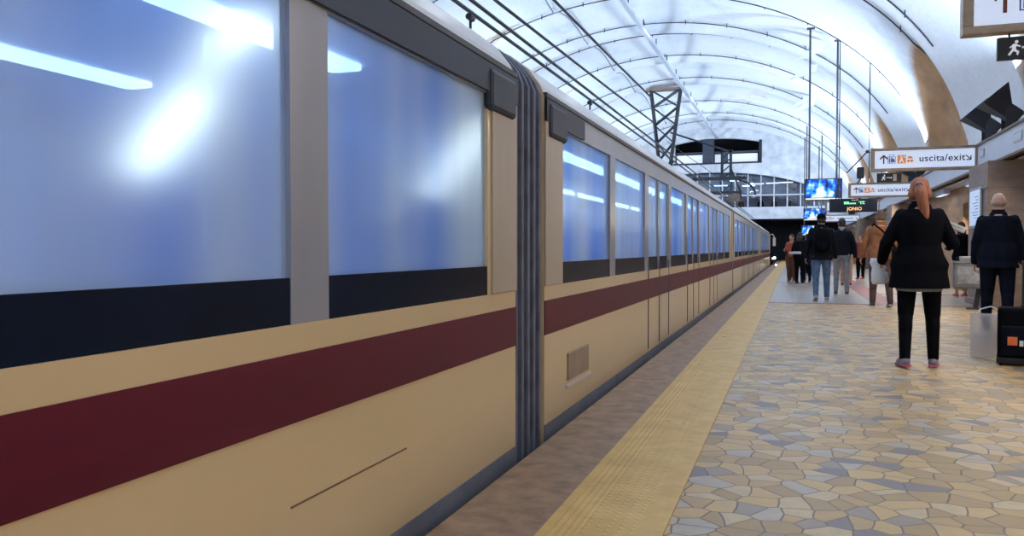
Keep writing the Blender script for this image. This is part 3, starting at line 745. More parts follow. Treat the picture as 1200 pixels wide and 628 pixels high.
# ------------------------------------------------------------------ screens
def screen_mat(seed):
    m, nt, bs = new_mat('screen_picture_%d' % seed)
    v = mapping(nt, (1, 1, 1)); sp = N(nt, 'ShaderNodeSeparateXYZ'); nt.links.new(v, sp.inputs[0])
    f, _ = noise(nt, mapping(nt, (3.2, 1, 2.0)), 1.0 + .08*seed, 2, .5)
    wv = math_n(nt, 'ADD', f, math_n(nt, 'MULTIPLY', math_n(nt, 'SUBTRACT', math_n(nt, 'ABSOLUTE', math_n(nt, 'SUBTRACT', sp.outputs[0], .52)), .3), -.42))
    c = ramp(nt, wv, [(.0, (.004, .015, .07)), (.38, (.0, .07, .65)), (.46, (.02, .30, 1)), (.52, (.25, .65, 1)), (.57, (.85, .95, 1))], 'CONSTANT')
    nt.links.new(c, bs.inputs['Emission Color']); bs.inputs['Emission Strength'].default_value = 1.05
    bs.inputs['Base Color'].default_value = (.01, .01, .02, 1); bs.inputs['Roughness'].default_value = .2
    return m
M_strip = emis('screen_caption_bar', (.85, .78, .7), .9)
def tv(x0, x1, zb, zt, y, poles, ztops, label, seed):
    t = thing('video_screen', label, 'screen', (x0, y, zb)); W, H = x1-x0, zt-zb
    mb = MB(); mb.box(0, 0, 0, W, .10, H); bd = mb.build('casing', M_black, t, bevel=.012)
    mb = MB(); mb.box(.04, -.006, .12, W-.04, .0, H-.04); mb.build('picture', screen_mat(seed), bd)
    mb = MB(); mb.box(.04, -.007, .045, W*.82, 0, .10); mb.build('caption_bar', M_strip, bd)
    mb = MB(); mb.box(W*.85, -.007, .045, W-.05, 0, .085); mb.build('clock_box', M_white_ink, bd)
    for px, zt_ in zip(poles, ztops):
        mb = MB(); mb.box(px-x0-.035, .10, .1, px-x0+.035, .17, zt_-zb); mb.box(px-x0-.12, .07, zt_-zb-.05, px-x0+.16, .2, zt_-zb); mb.build('pole', M_iron, t)
    mb = MB(); mb.box(poles[0]-x0-.1, .1, H*.3, poles[-1]-x0+.1, .14, H*.42); mb.build('crossbar', M_iron, t)
    return t
tv(.39, 1.69, 2.80, 3.62, 32, (.55, 1.5), (9.2, 8.68), 'large blue video screen hung on two tall poles left of the exit signs', 1)
tv(.62, 2.0, 2.80, 3.60, 55, (.80, 1.70), (9.1, 8.7), 'smaller distant video screen above the man in the cap', 2)
tv(.55, 1.9, 1.95, 2.68, 61, (.75, 1.7), (9.1, 8.7), 'lowest distant video screen just left of the man in the cap', 3)
# departure display
t = thing('departure_display', 'black hanging LED board with green and orange text under the third exit sign', 'display', (1.18, 30, 2.29))
mb = MB(); mb.box(0, 0, 0, 1.52, .16, .46); bd = mb.build('casing', M_header, t, bevel=.01)
for px in (.3, 1.25):
    mb = MB(); mb.tube((px, .08, .45), (px, .08, 6.0), .018); mb.build('hanger', M_iron, t)
M_ledg, M_ledo = emis('green_led', (.12, 1, .38), 1.0), emis('orange_led', (1, .42, .08), 1.6)
mb = MB(); M = FACE(0, -.003, 0); rect(mb, .46, .27, .62, .36, M); rect(mb, .60, .27, .84, .315, M); rect(mb, .93, .335, 1.12, .36, M); rect(mb, .98, .26, 1.01, .35, M); rect(mb, 1.04, .27, 1.12, .29, M); rect(mb, 1.05, .29, 1.075, .37, M); mb.build('green_characters', M_ledg, bd)
text_obj('destination_text', 'JONIO', .155, M_ledo, bd, FACE(.56, -.004, .06), font_w=1.05)
text_obj('heading_text', 'linea B1', .07, emis('dim_led', (.7, .55, .3), .6), bd, FACE(.70, -.004, .385))
# speaker box with its stay
t = thing('loudspeaker', 'black box loudspeaker standing above the left end of the third exit sign', 'loudspeaker', (1.78, 26.2, 3.10))
mb = MB(); mb.box(0, -.1, .02, .2, .1, .36); mb.build('cabinet', M_black, t, bevel=.03)
mb = MB(); mb.box(.02, -.106, .05, .18, -.1, .33); mb.build('grille', M_iron, t)
mb = MB(); mb.tube((.1, 0, -.0), (.1, 0, .04), .02); mb.tube((.1, 0, 0), (.1, 1.15, -.03), .02); mb.build('stand', M_iron, t)
mb = MB(); mb.path([(1.495, 18.3, 3.03), (1.45, 18.3, 3.06), (1.36, 18.3, 2.96), (1.05, 18.3, 2.62)], .014)
mb.sphere((1.44, 18.3, 3.05), .035); o = mb.build('sign_stay', M_iron); tag(o, 'thin dark diagonal rod at the left end of the second direction sign', 'rod')
for y, zz, ln, lb in ((14.9, 2.78, .5, 'small grey framed plate on the cornice above the bald man'), (17.6, 2.80, .3, 'tiny pale plate on the cornice right of the second direction sign')):
    t = thing('cornice_plate', lb, 'plate', (3.44, y, zz)); mb = MB(); mb.box(-.015, 0, 0, 0, ln, .16); mb.build('frame', M_steel, t)
    mb = MB(); mb.box(-.018, .03, .03, -.015, ln-.03, .13); mb.build('face', M_cornice, t)
# thin glowing vertical line on the stone wall
mb = MB(); mb.box(3.93, 18.0, 1.9, 3.95, 18.06, 2.55); o = mb.build('wall_line', emis('line_glow', (1, .85, .65), .9)); tag(o, 'thin vertical glowing strip on the stone wall above the litter bin', 'lamp')

# ------------------------------------------------------------------ mezzanine glazing
M_mull = mat('white_mullion', (.75, .76, .80), .4)
t = thing('glass_balustrade', 'white framed glazing with many panes along the mezzanine above the tunnel', 'glazing', (0, YE+1.3, 4.35))
mb = MB(); mb.box(-16.4, 0, 1.0, 4.9, .08, 1.1); mb.box(-16.4, 0, 0, 4.9, .08, .08); mb.build('rail', M_mull, t)
for i in range(21):
    x = -15.8 + i*1.02
    if -9 < x < 4.5: mb = MB(); mb.box(x, 0, 0, x+.09, .08, 3.0); mb.build('mullion', M_mull, t)
for i in range(21):
    x = -15.8 + i*1.02
    if -9 < x < 4: mb = MB(); mb.box(x+.09, .03, .08, x+1.02, .04, 3.0); mb.build('pane', M_clear, t)
mb = MB(); mb.box(-.6, -.1, -.07, .6, .1, 0); c0 = mb.build('concourse_lamp', M_cornice); mb = MB(); mb.box(-.55, -.08, -.1, .55, .08, -.07); mb.build('tube', emis('concourse_tube', (.9, .95, 1), 6), c0)
tag(c0, 'x', 'ceiling light')
for k, (x, y) in enumerate(((-4.6, 72), (-3.0, 74), (-1.6, 71.5), (-.6, 75), (-3.8, 76), (-6, 73), (.8, 73))):
    o = c0 if k == 0 else copy_tree(c0); o.location = (x, y, 6.9 - .15*(k % 3)); relabel(o, 'bright lamp in the mezzanine hall behind the glass, %s' % ['fifth from the left', 'third from the right', 'second from the right', 'high near the right', 'middle one', 'leftmost', 'rightmost'][k], 'mezzanine hall lamps')

# ------------------------------------------------------------------ people
M_skin = mat('skin', (.50, .27, .19), .5, var=.06, scale=12)
M_sole = mat('shoe_sole', (.55, .5, .5), .6)
M_eye = mat('eye', (.03, .02, .02), .2)
def cloth(name, col, rough=.85, var=.2): return mat(name, col, rough, var=var, scale=14, bmp=.15, spec=.06 if max(col) < .03 else .2)
def norm(v): return Vector(v).normalized()
def person(loc, rz, h, label, P, C_, vox=.010, group=None):
    """P pose, C_ clothes; the figure faces local +y, left is -x"""
    s = h/1.75; fem = P.get('fem', 0)
    bulk = P.get('bulk', 1.0)
    t = thing('person', label, 'person', loc, rz, group)
    V = lambda x, y, z: Vector((x, y, z))*s
    # --- joints
    hipw = .095
    legs = {}
    for sd, k in ((-1, 'L'), (1, 'R')):
        hp, kn, out = P.get('leg'+k, (0, 0, 0))
        hp, kn, out = math.radians(hp), math.radians(kn), math.radians(out)
        hip = Vector((sd*hipw, 0, .92))
        th = Vector((sd*math.sin(out), math.sin(hp), -math.cos(hp))).normalized()*.43
        a = hp - kn
        sh = Vector((sd*math.sin(out)*.5, math.sin(a), -math.cos(a))).normalized()*.405
        knee = hip + th; ank = knee + sh
        legs[k] = [hip, knee, ank, P.get('foot'+k, 0), P.get('toe'+k, 0)]
    # lowest sole to the ground
    low = min(l[2].z - .085 - .0*l[3] for l in legs.values())
    for k, l in legs.items():
        l[3] = math.radians(l[3])
    drop = -low
    lean = math.radians(P.get('lean', 2)); tw = math.radians(P.get('twist', 0))
    def T(x, y, z):            # torso frame point, leaning about the hips
        v = Vector((x*math.cos(tw*max(0, (z-.95)/.5)) - y*math.sin(tw*max(0, (z-.95)/.5)), y + x*math.sin(tw*max(0, (z-.95)/.5)), z - .93))
        v = Vector((v.x, v.y + v.z*math.sin(lean), v.z*math.cos(lean)))
        return v + Vector((0, 0, .93 + drop))
    D = Vector((0, 0, drop))
    for l in legs.values():
        for i in range(3): l[i] = l[i] + D
    shw = (.172 if fem else .192)
    arms = {}
    for sd, k in ((-1, 'L'), (1, 'R')):
        up, fo = P.get('arm'+k, ((sd*.12, .0, -1), (sd*.05, .15, -1)))
        sh = T(sd*shw, 0, 1.405); el = sh + norm(up)*.285; wr = el + norm(fo)*.25
        arms[k] = (sh, el, wr, norm(fo))
    hy = math.radians(P.get('head_turn', 0)); hd = math.radians(P.get('head_down', 0))
    neck = T(0, .0, 1.46); hc = T(0, .02, 1.625) + Vector((0, .05*math.sin(hd)*1.2, -.02*math.sin(hd)))
    HM = Matrix.Rotation(hy, 4, 'Z') @ Matrix.Rotation(-hd, 4, 'X')
    hp_ = lambda x, y, z: (hc + (HM @ Vector((x, y, z))))*s
    torso = [(.82, .10, .09), (.88, .155, .115), (.95, .168, .12), (1.03, .158, .112), (1.12, .138, .102), (1.22, .150, .112), (1.32, .168, .118), (1.40, .172, .105), (1.435, .150, .092), (1.455, .115, .08), (1.485, .062, .06)]
    if fem: torso = [(z, rx*(1.06 if z < 1.0 else .93), ry) for z, rx, ry in torso]
    def torso_rings(inf=0, zlo=.8, zhi=1.6, k=1.0, flare=0):
        R = []
        for z, rx, ry in torso:
            if zlo <= z <= zhi:
                f_ = flare*max(0, (1.15-z))/.3
                R.append((T(0, 0, z)*s, (rx*bulk*k+inf+f_)*s, (ry*bulk*k+inf+f_*.6)*s, tw*max(0, (z-.95)/.5)))
        return R
    # --- body
    b = MB(); b.loft(torso_rings(), 24)
    b.cap(neck*s, (hc+Vector((0, -.02, -.06)))*s, .058*s, .052*s)
    b.sphere(hp_(0, -.012, .02), (.076*s, .095*s, .100*s), 20, 12, HM.to_3x3())
    b.cap(hp_(0, .028, -.02), hp_(0, .052, -.085), .060*s, .030*s)
    b.cap(hp_(-.03, .01, -.06), hp_(.03, .01, -.06), .042*s, .042*s)
    b.cap(hp_(0, .092, .018), hp_(0, .112, -.022), .010*s, .014*s, 8)
    b.cap(hp_(-.03, .078, .032), hp_(.03, .078, .032), .012*s, .012*s, 8)
    b.cap(hp_(-.018, .085, -.052), hp_(.018, .085, -.052), .010*s, .010*s, 8)
    for sd in (-1, 1): b.sphere(hp_(sd*.079, -.008, -.002), (.012*s, .02*s, .034*s), 8, 6, HM.to_3x3())
    for k, (hip, kn, an, fa, ta) in legs.items():
        b.cap(hip*s, kn*s, .082*s, .055*s); b.cap(kn*s, an*s, .052*s, .036*s); b.sphere((kn.lerp(an, .3)+Vector((0, -.018, 0)))*s, (.05*s, .052*s, .1*s))
        fd = Vector((math.sin(math.radians(ta)), math.cos(math.radians(ta))*math.cos(fa), -math.sin(fa))); b.cap((an+Vector((0, -.02, -.03)))*s, (an+fd*.15+Vector((0, 0, -.045)))*s, .035*s, .028*s)
    for k, (sh, el, wr, fd) in arms.items():
        sd = -1 if k == 'L' else 1
        b.cap(sh*s, el*s, .048*s, .038*s); b.cap(el*s, wr*s, .038*s, .026*s)
        side = Vector((sd, 0, 0)) - fd*fd.dot(Vector((sd, 0, 0)))
        if side.length < .2: side = Vector((0, 0, 1)) - fd*fd.z
        side.normalize()                                   # back of the hand faces outwards
        acr = fd.cross(side); 
        if acr.z < 0 and abs(fd.z) < .7: acr = -acr
        elif abs(fd.z) >= .7 and acr.y < 0: acr = -acr     # thumb side: up, or forward when the arm hangs
        curl = P.get('curl'+k, .45)
        pb = wr + fd*.02; pe = wr + fd*.088
        for a_ in (-.026, -.009, .009, .026): b.cap((pb+acr*a_*.8)*s, (pe+acr*a_)*s, .014*s, .0125*s, 8)
        for i, (a_, ln) in enumerate(((.030, .070), (.010, .078), (-.010, .072), (-.029, .056))):
            p0 = pe + acr*a_
            d1 = (fd*math.cos(curl*.6) - side*math.sin(curl*.6)).normalized(); d2 = (fd*math.cos(curl*1.7) - side*math.sin(curl*1.7)).normalized(); d3 = (fd*math.cos(curl*2.6) - side*math.sin(curl*2.6)).normalized()
            p1 = p0 + d1*ln*.45; p2 = p1 + d2*ln*.32; p3 = p2 + d3*ln*.25
            b.cap(p0*s, p1*s, .0095*s, .009*s, 7); b.cap(p1*s, p2*s, .009*s, .0085*s, 7); b.cap(p2*s, p3*s, .0085*s, .0075*s, 7)
        t0 = wr + fd*.03 + acr*.026; t1 = t0 + (fd*.6+acr*.75-side*.25).normalized()*.036; t2 = t1 + (fd*.9+acr*.2-side*.35).normalized()*.03
        b.cap(t0*s, t1*s, .0125*s, .0105*s, 8); b.cap(t1*s, t2*s, .0105*s, .009*s, 8)
    body = b.build('body', C_.get('skin', M_skin), t, remesh=min(vox, .008), sm=2)
    e = MB()
    for sd in (-1, 1): e.sphere(hp_(sd*.031, .078, .018), .010*s, 8, 6)
    e.build('eyes', M_eye, t, smooth=True)
    # --- trousers
    tr = MB(); g = C_.get('leg_fit', 1.0)
    tr.loft(torso_rings(.012, .8, 1.06), 22)
    for k, (hip, kn, an, fa, ta) in legs.items():
        e_ = an + (kn-an).normalized()*C_.get('cuff', .0)
        tr.cap((hip+Vector((0, 0, -.02)))*s, kn*s, (.094*g)*s, (.066*g)*s); tr.cap(kn*s, e_*s, (.062*g)*s, (.046*g)*s)
        tr.sphere((kn.lerp(an, .28)+Vector((0, -.016, 0)))*s, (.058*g*s, .06*g*s, .12*s)); tr.sphere((hip+Vector((0, -.035, -.01)))*s, (.095*s, .10*s, .11*s))
    tr.build(C_.get('trouser_name', 'trousers'), C_['trousers'], t, remesh=vox, sm=4)
    # --- shoes
    for k, (hip, kn, an, fa, ta) in legs.items():
        fd = Vector((math.sin(math.radians(ta)), math.cos(fa), -math.sin(fa))).normalized(); upv = Vector((0, math.sin(fa), math.cos(fa)))
        hl = an - fd*.035 - upv*.045
        q = MB(); q.cap((an - upv*.015)*s, (an - upv*.05 - fd*.02)*s, .043*s, .042*s); q.cap(hl*s, (an+fd*.08-upv*.048)*s, .036*s, .042*s); q.cap((an+fd*.06-upv*.05)*s, (an+fd*.165-upv*.055)*s, .042*s, .030*s); q.cap(an*s, (an+fd*.09-upv*.03)*s, .036*s, .034*s)
        shoe = q.build('shoe', C_.get('shoes', M_black), t, remesh=min(vox, .009), sm=3)
        q = MB(); zb = .085
        R = [( -.075, .034), (-.04, .040), (.03, .038), (.10, .045), (.16, .040), (.20, .018)]
        acr = fd.cross(upv).normalized()
        vs = [];
        for d_, w_ in R:
            for sg in (-1, 1):
                for u_ in (-.083, -.062): vs.append((an + fd*d_ + acr*sg*w_ + upv*u_)*s)
        fs = []
        for i in range(len(R)-1):
            a = i*4; c = a+4; fs += [(a, c, c+1, a+1), (a+2, a+3, c+3, c+2), (a, a+2, c+2, c), (a+1, c+1, c+3, a+3)]
        fs += [(0, 1, 3, 2), (len(vs)-4, len(vs)-2, len(vs)-1, len(vs)-3)]
        q._new(vs, fs); q.build('sole', C_.get('sole', M_sole), shoe, bevel=.004)
    # --- top
    if C_.get('shirt'):
        q = MB(); q.loft(torso_rings(.022, .9, 1.2), 22); z = C_.get('shirt_hem', .8)
        q.loft([(T(0, 0, z)*s, .175*bulk*s, .13*bulk*s), (T(0, 0, .95)*s, .18*bulk*s, .135*bulk*s)], 22)
        q.build('shirt', C_['shirt'], t, remesh=vox)
    hem = C_.get('hem', .84); fl = C_.get('flare', 0); inf = C_.get('thick', .026)
    q = MB()
    rings = torso_rings(inf, max(.88, hem), 1.47, 1.0, fl)
    k0 = (.168*bulk+inf+fl*(1.15-hem)/.3, .125*bulk+inf+fl*.6*(1.15-hem)/.3)
    if fem: k0 = (k0[0]*1.04, k0[1])
    q.loft([(T(0, 0, hem)*s, k0[0]*s, k0[1]*s)] + rings, 26)
    q.cap(T(-.05, -.02, 1.465)*s, T(.05, -.02, 1.465)*s, .052*s, .052*s)
    for k, (sh, el, wr, fd) in arms.items():
        sd = -1 if k == 'L' else 1
        sl = C_.get('sleeve', 1.0)
        q.cap((sh+Vector((-sd*.02, 0, -.005)))*s, el*s, (.055+inf*.3)*s, (.048+inf*.3)*s); 
        if sl > 0: q.cap(el*s, el.lerp(wr, sl)*s, (.050+inf*.3)*s, (.038+inf*.3)*s)
    q.build(C_.get('top_name', 'jacket'), C_['top'], t, remesh=vox, sm=4)
    if C_.get('collar'):
        q = MB(); q.loft([(T(0, -.0, 1.455)*s, .085*s, .075*s), (T(0, -.005, 1.50)*s, .078*s, .072*s), (T(0, -.005, 1.535)*s, .074*s, .070*s)], 20)
        q.build('collar', C_['collar'], t, remesh=min(vox, .01), sm=2)
    # --- hair
    hs = C_.get('hair_style', 'short')
    if hs != 'bald' and C_.get('hair'):
        q = MB(); q.sphere(hp_(0, -.026, .032), (.084*s, .098*s, .100*s), 20, 12, HM.to_3x3())
        if hs == 'short': q.cap(hp_(-.035, -.062, -.03), hp_(.035, -.062, -.03), .046*s, .046*s)
        if hs in ('long', 'ponytail'):
            q.cap(hp_(-.05, -.045, -.03), hp_(.05, -.045, -.03), .052*s, .052*s); q.cap(hp_(-.075, -.01, .0), hp_(-.07, -.015, -.06), .024*s, .018*s); q.cap(hp_(.075, -.01, .0), hp_(.07, -.015, -.06), .024*s, .018*s)
        if hs == 'ponytail':
            q.cap(hp_(0, -.105, .045), hp_(.012, -.135, -.03), .040*s, .052*s); q.cap(hp_(.012, -.135, -.03), hp_(.035, -.145, -.15), .052*s, .046*s); q.cap(hp_(.035, -.145, -.15), hp_(.06, -.15, -.26), .046*s, .028*s); q.cap(hp_(.06, -.15, -.26), hp_(.07, -.15, -.33), .028*s, .008*s)
        if hs == 'long':
            q.cap(hp_(-.04, -.07, -.04), hp_(-.05, -.085, -.20), .055*s, .04*s); q.cap(hp_(.04, -.07, -.04), hp_(.05, -.085, -.20), .055*s, .04*s); q.cap(hp_(0, -.08, -.05), hp_(0, -.1, -.24), .055*s, .035*s)
        q.build('hair', C_['hair'], t, remesh=min(vox, .008), sm=3)
        if hs == 'ponytail':
            q = MB(); q.tube(hp_(-.0, -.100, .052), hp_(0, -.118, .03), .036*s, .040*s, 14); q.build('hair_band', M_black, t)
    if hs == 'bald':
        q = MB(); q.sphere(hp_(0, -.03, -.012), (.081*s, .084*s, .052*s), 20, 10, HM.to_3x3()); q.build('hair_fringe', C_['hair'], t, remesh=.007, sm=3)
    if C_.get('cap'):
        q = MB(); q.sphere(hp_(0, -.02, .045), (.090*s, .108*s, .088*s), 20, 12, HM.to_3x3()); q.cap(hp_(-.05, .08, .045), hp_(.05, .08, .045), .02*s); q.cap(hp_(-.03, .13, .035), hp_(.03, .13, .035), .016*s, .016*s); q.cap(hp_(0, .08, .045), hp_(0, .13, .036), .022*s, .016*s)
        q.build('cap', C_['cap'], t, remesh=.009, sm=2)
    bpy.context.view_layer.update()
    J = dict(T=lambda x, y, z: t.matrix_world @ (T(x, y, z)*s), wrL=t.matrix_world @ (arms['L'][2]*s), wrR=t.matrix_world @ (arms['R'][2]*s), s=s,
             hL=t.matrix_world @ ((arms['L'][2]+arms['L'][3]*.09)*s), hR=t.matrix_world @ ((arms['R'][2]+arms['R'][3]*.09)*s))
    return t, J

c_black = cloth('black_wool', (.004, .0045, .007)); c_legging = cloth('black_leggings', (.003, .0035, .006), .7)
c_jean = cloth('washed_blue_jeans', (.10, .16, .27), .8, .35); c_greytr = cloth('grey_trousers', (.24, .25, .28)); c_charcoal = cloth('charcoal_jacket', (.009, .011, .016))
c_brownj = cloth('tan_brown_jacket', (.27, .115, .05)); c_browntr = cloth('dark_brown_trousers', (.085, .05, .05)); c_red = cloth('dusty_red_jacket', (.32, .07, .075))
c_navy = cloth('navy_coat', (.006, .008, .015)); c_scarf = cloth('orange_red_jacket', (.42, .09, .045)); c_brownsk = cloth('brown_coat_skirt', (.13, .055, .03))
c_greyhood = cloth('grey_hood', (.28, .30, .33)); c_pink = cloth('pink_trainer', (.50, .13, .19)); c_greysh = cloth('grey_pink_trainer', (.20, .19, .23)); c_white = mat('white_paper', (.80, .84, .90), .6, var=.04)
c_hairred = mat('auburn_hair', (.30, .095, .045), .55, var=.4, scale=22, stretch=(3, 3, .4)); c_hairdk = mat('dark_hair', (.02, .014, .012), .6); c_hairgr = mat('grey_fringe_hair', (.40, .29, .24), .7)
c_palebald = mat('ruddy_skin', (.55, .30, .20), .4, var=.08); c_tealgrey = cloth('pale_hem', (.22, .26, .30))

wom, J = person((1.06, 7.98, 0), math.radians(-4), 1.68, 'woman with an auburn ponytail in a black coat and leggings walking away, holding papers',
    dict(fem=1, bulk=1.12, lean=1, legL=(-6, 8, 2), legR=(3, 2, 3), toeL=-14, toeR=8, footL=2, head_turn=-4,
         armL=((-.36, -.12, -.9), (-.12, .75, -.62)), armR=((.36, .05, -.93), (-.25, .9, .35)), curlL=.7, curlR=.8),
    dict(trousers=c_legging, leg_fit=1.06, trouser_name='leggings', shirt=c_tealgrey, shirt_hem=.70, top=c_black, top_name='coat', hem=.73, flare=.018, thick=.036, shoes=c_greysh, sole=c_pink, hair=c_hairred, hair_style='ponytail', collar=c_black), vox=.009)
t = thing('paper_bag', 'crumpled white paper bag in the left hand of the woman with the ponytail', 'bag', J['hL'] + Vector((-.02, .0, -.02)))
mb = MB(); mb.loft([((0, 0, -.15), .05, .04), ((.015, 0, -.12), .075, .05), ((.01, 0, -.05), .07, .05), ((-.01, 0, 0), .045, .035), ((-.02, 0, .05), .055, .04), ((-.03, 0, .09), .035, .03)], 14)
bg = mb.build('sack', c_white, t, smooth=True); md = bg.modifiers.new('d', 'DISPLACE'); tx = bpy.data.textures.new('crumple', 'CLOUDS'); tx.noise_scale = .04; md.texture = tx; md.strength = .02
t = thing('folded_paper', 'long white folded paper sticking out past the right shoulder of the woman with the ponytail', 'paper', J['T'](.15, .13, 1.37)); t.rotation_euler = (0, math.radians(24), math.radians(-6))
mb = MB(); mb.box(-.09, -.01, -.03, .25, .012, .02); mb.box(-.08, .012, -.035, .24, .02, .012); mb.build('sheet', c_white, t, bevel=.003)
mb = MB(); mb.box(-.06, -.012, -.004, .22, -.010, .0); mb.build('crease', c_tealgrey, t)

capm, J = person((.54, 17.45, 0), math.radians(2), 1.76, 'man in a dark cap, black jacket and washed jeans walking down the platform',
    dict(legL=(-4, 20, 1), legR=(9, 6, 2), footL=28, toeR=6, toeL=-4, lean=3, bulk=1.05, armL=((-.22, -.05, -1), (-.12, .25, -1)), armR=((.2, .0, -1), (.08, .2, -1))),
    dict(trousers=c_jean, leg_fit=1.12, top=c_charcoal, hem=.82, thick=.04, shoes=cloth('pale_trainers', (.42, .36, .33)), cap=c_black, hair=c_hairdk, collar=c_charcoal), vox=.011)
t = thing('backpack', 'black backpack on the man in the cap', 'backpack', J['T'](0, -.16, 1.0), math.radians(2))
mb = MB(); mb.loft([((0, -.06, 0), .13, .06), ((0, -.09, .05), .15, .09), ((0, -.10, .2), .155, .10), ((0, -.08, .38), .14, .085), ((0, -.04, .46), .10, .05)], 22); mb.build('pack', c_black, t, smooth=True)
mb = MB(); mb.cap((0, -.2, .06), (0, -.185, .17), .035, .03); mb.box(-.09, -.215, .05, .09, -.17, .18); mb.build('pocket', c_navy, t, bevel=.012)
for sd in (-1, 1): mb = MB(); mb.path([(sd*.09, -.05, .42), (sd*.11, .05, .50), (sd*.12, .16, .50), (sd*.12, .29, .42)], .018); mb.build('strap', c_black, t)

grm, J = person((1.05, 19.85, 0), math.radians(-3), 1.74, 'man with a grey hood over a dark jacket and grey trousers walking away',
    dict(legL=(5, 4, 2), legR=(-2, 3, 2), toeL=-5, bulk=1.04, armL=((-.22, 0, -1), (-.05, .2, -1)), armR=((.24, -.1, -1), (.1, .1, -1))),
    dict(trousers=c_greytr, leg_fit=1.1, top=c_charcoal, hem=.90, thick=.034, shoes=M_black, hair=c_hairdk, collar=c_greyhood, shirt=c_greyhood, shirt_hem=.87), vox=.011)
brm, J = person((1.50, 15.98, 0), math.radians(5), 1.75, 'man in a tan brown jacket with a dark shoulder strap, left of the ponytail woman',
    dict(legL=(4, 6, 3), legR=(-8, 10, 3), footR=8, lean=5, bulk=1.12, head_down=12, armL=((-.28, .1, -1), (-.12, .35, -.9)), armR=((.25, .1, -1), (.05, .4, -.9))),
    dict(trousers=c_browntr, leg_fit=1.15, top=c_brownj, hem=.86, thick=.034, shoes=M_black, hair=mat('greying_brown_hair', (.12, .075, .055), .7), collar=c_brownj), vox=.011)
t = thing('shoulder_bag', 'dark shoulder bag slung across the man in the tan jacket', 'bag', J['T'](.22, -.02, .80), math.radians(5))
mb = MB(); mb.box(-.05, -.14, 0, .06, .14, .26); mb.build('pouch', c_navy, t, bevel=.025)
mb = MB(); mb.path([(.0, -.08, .25), (-.10, -.165, .42), (-.25, -.17, .58), (-.36, -.07, .69), (-.36, .04, .66)], .017); mb.build('strap', c_navy, t)
person((2.18, 29.9, 0), math.radians(150), 1.52, 'short person in a dusty red jacket beyond the man in the tan jacket',
    dict(fem=1, armL=((-.15, .15, -1), (.1, .7, -.5)), armR=((.15, .15, -1), (-.1, .6, -.6)), head_down=15, bulk=1.1), dict(trousers=c_black, leg_fit=1.2, top=c_red, hem=.85, thick=.035, hair=cloth('maroon_hair', (.06, .025, .025)), hair_style='long', shoes=cloth('red_shoes', (.4, .03, .03))), vox=.015)
person((-.02, 27.2, 0), math.radians(160), 1.50, 'person in an orange-red jacket and long brown skirt at the platform edge, reading',
    dict(fem=1, armL=((-.2, .2, -1), (.2, .9, .1)), armR=((.2, .2, -1), (-.2, .9, .1)), head_down=25), dict(trousers=c_brownsk, leg_fit=1.7, trouser_name='skirt', top=c_scarf, hem=.9, thick=.03, hair=c_hairdk), vox=.015)
person((.19, 25.2, 0), math.radians(-25), 1.52, 'long-haired person in black with a pale newspaper, beside the orange-red jacket',
    dict(armL=((-.25, .05, -1), (-.1, .7, -.4)), armR=((.2, .1, -1), (-.2, .8, -.3)), bulk=1.12), dict(trousers=c_black, leg_fit=1.15, top=c_black, hem=.84, thick=.04, hair=c_hairdk, hair_style='long'), vox=.015)
t = thing('newspaper', 'pale folded newspaper held at the waist of the black-clothed person by the platform edge', 'newspaper', (.06, 25.02, .92), math.radians(-20)); mb = MB(); mb.box(-.17, -.02, -.035, .17, .03, .035); mb.build('sheets', c_white, t, bevel=.01)
mb = MB(); mb.box(-.16, -.023, -.01, .16, -.02, .01); mb.build('print', c_tealgrey, t)
person((.42, 26.6, 0), math.radians(10), 1.50, 'dark figure in a navy coat just left of the man in the cap',
    dict(bulk=1.08), dict(trousers=c_navy, leg_fit=1.1, top=c_navy, hem=.6, thick=.04, flare=.01, hair=c_hairdk), vox=.015)
person((1.42, 24.5, 0), math.radians(0), 1.62, 'person in tan trousers half hidden behind the man in grey trousers',
    dict(fem=1, legL=(6, 6, 1), legR=(-6, 8, 1)), dict(trousers=cloth('tan_trousers', (.36, .20, .14)), leg_fit=1.1, top=c_navy, hem=.85, hair=c_hairdk, hair_style='long'), vox=.015)
person((.62, 33, 0), math.radians(180), 1.62, 'dark distant figure just behind the man in the cap',
    dict(), dict(trousers=c_black, top=cloth('dark_red_coat', (.10, .02, .025)), hem=.6, hair=c_hairdk), vox=.02)
person((3.42, 19.6, 0), math.radians(15), 1.62, 'person in a black top with bare legs standing behind the grey litter bin',
    dict(fem=1, armL=((-.3, .1, -1), (.2, .9, .0)), armR=((.4, .2, -.9), (-.2, .6, -.6)), head_turn=-10), dict(trousers=cloth('dark_skirt', (.03, .02, .03)), cuff=.24, top=c_black, hem=.85, thick=.035, hair=cloth('dark_auburn_hair', (.07, .025, .02)), hair_style='long', shoes=cloth('coral_shoes', (.45, .10, .07))), vox=.014)
bald, J = person((2.45, 11.7, 0), math.radians(-12), 1.76, 'bald man in a long black coat cropped by the right edge of the frame',
    dict(legL=(4, 4, 2), legR=(-5, 6, 2), lean=3, bulk=1.1, head_turn=10, head_down=6, armL=((-.16, -.02, -1), (-.06, .25, -1)), armR=((.2, .0, -1), (.1, .25, -1))),
    dict(skin=c_palebald, trousers=c_navy, leg_fit=1.2, top=c_navy, top_name='coat', hem=.80, flare=.012, thick=.04, hair=c_hairgr, hair_style='bald', collar=c_navy, shoes=M_black), vox=.010)
person((3.55, 13.6, 0), math.radians(-20), 1.66, 'person in a dark red coat cut off by the right edge behind the bald man',
    dict(fem=1), dict(trousers=c_black, top=cloth('deep_red_coat', (.22, .02, .03)), hem=.62, thick=.035, hair=c_hairdk, hair_style='long'), vox=.015)
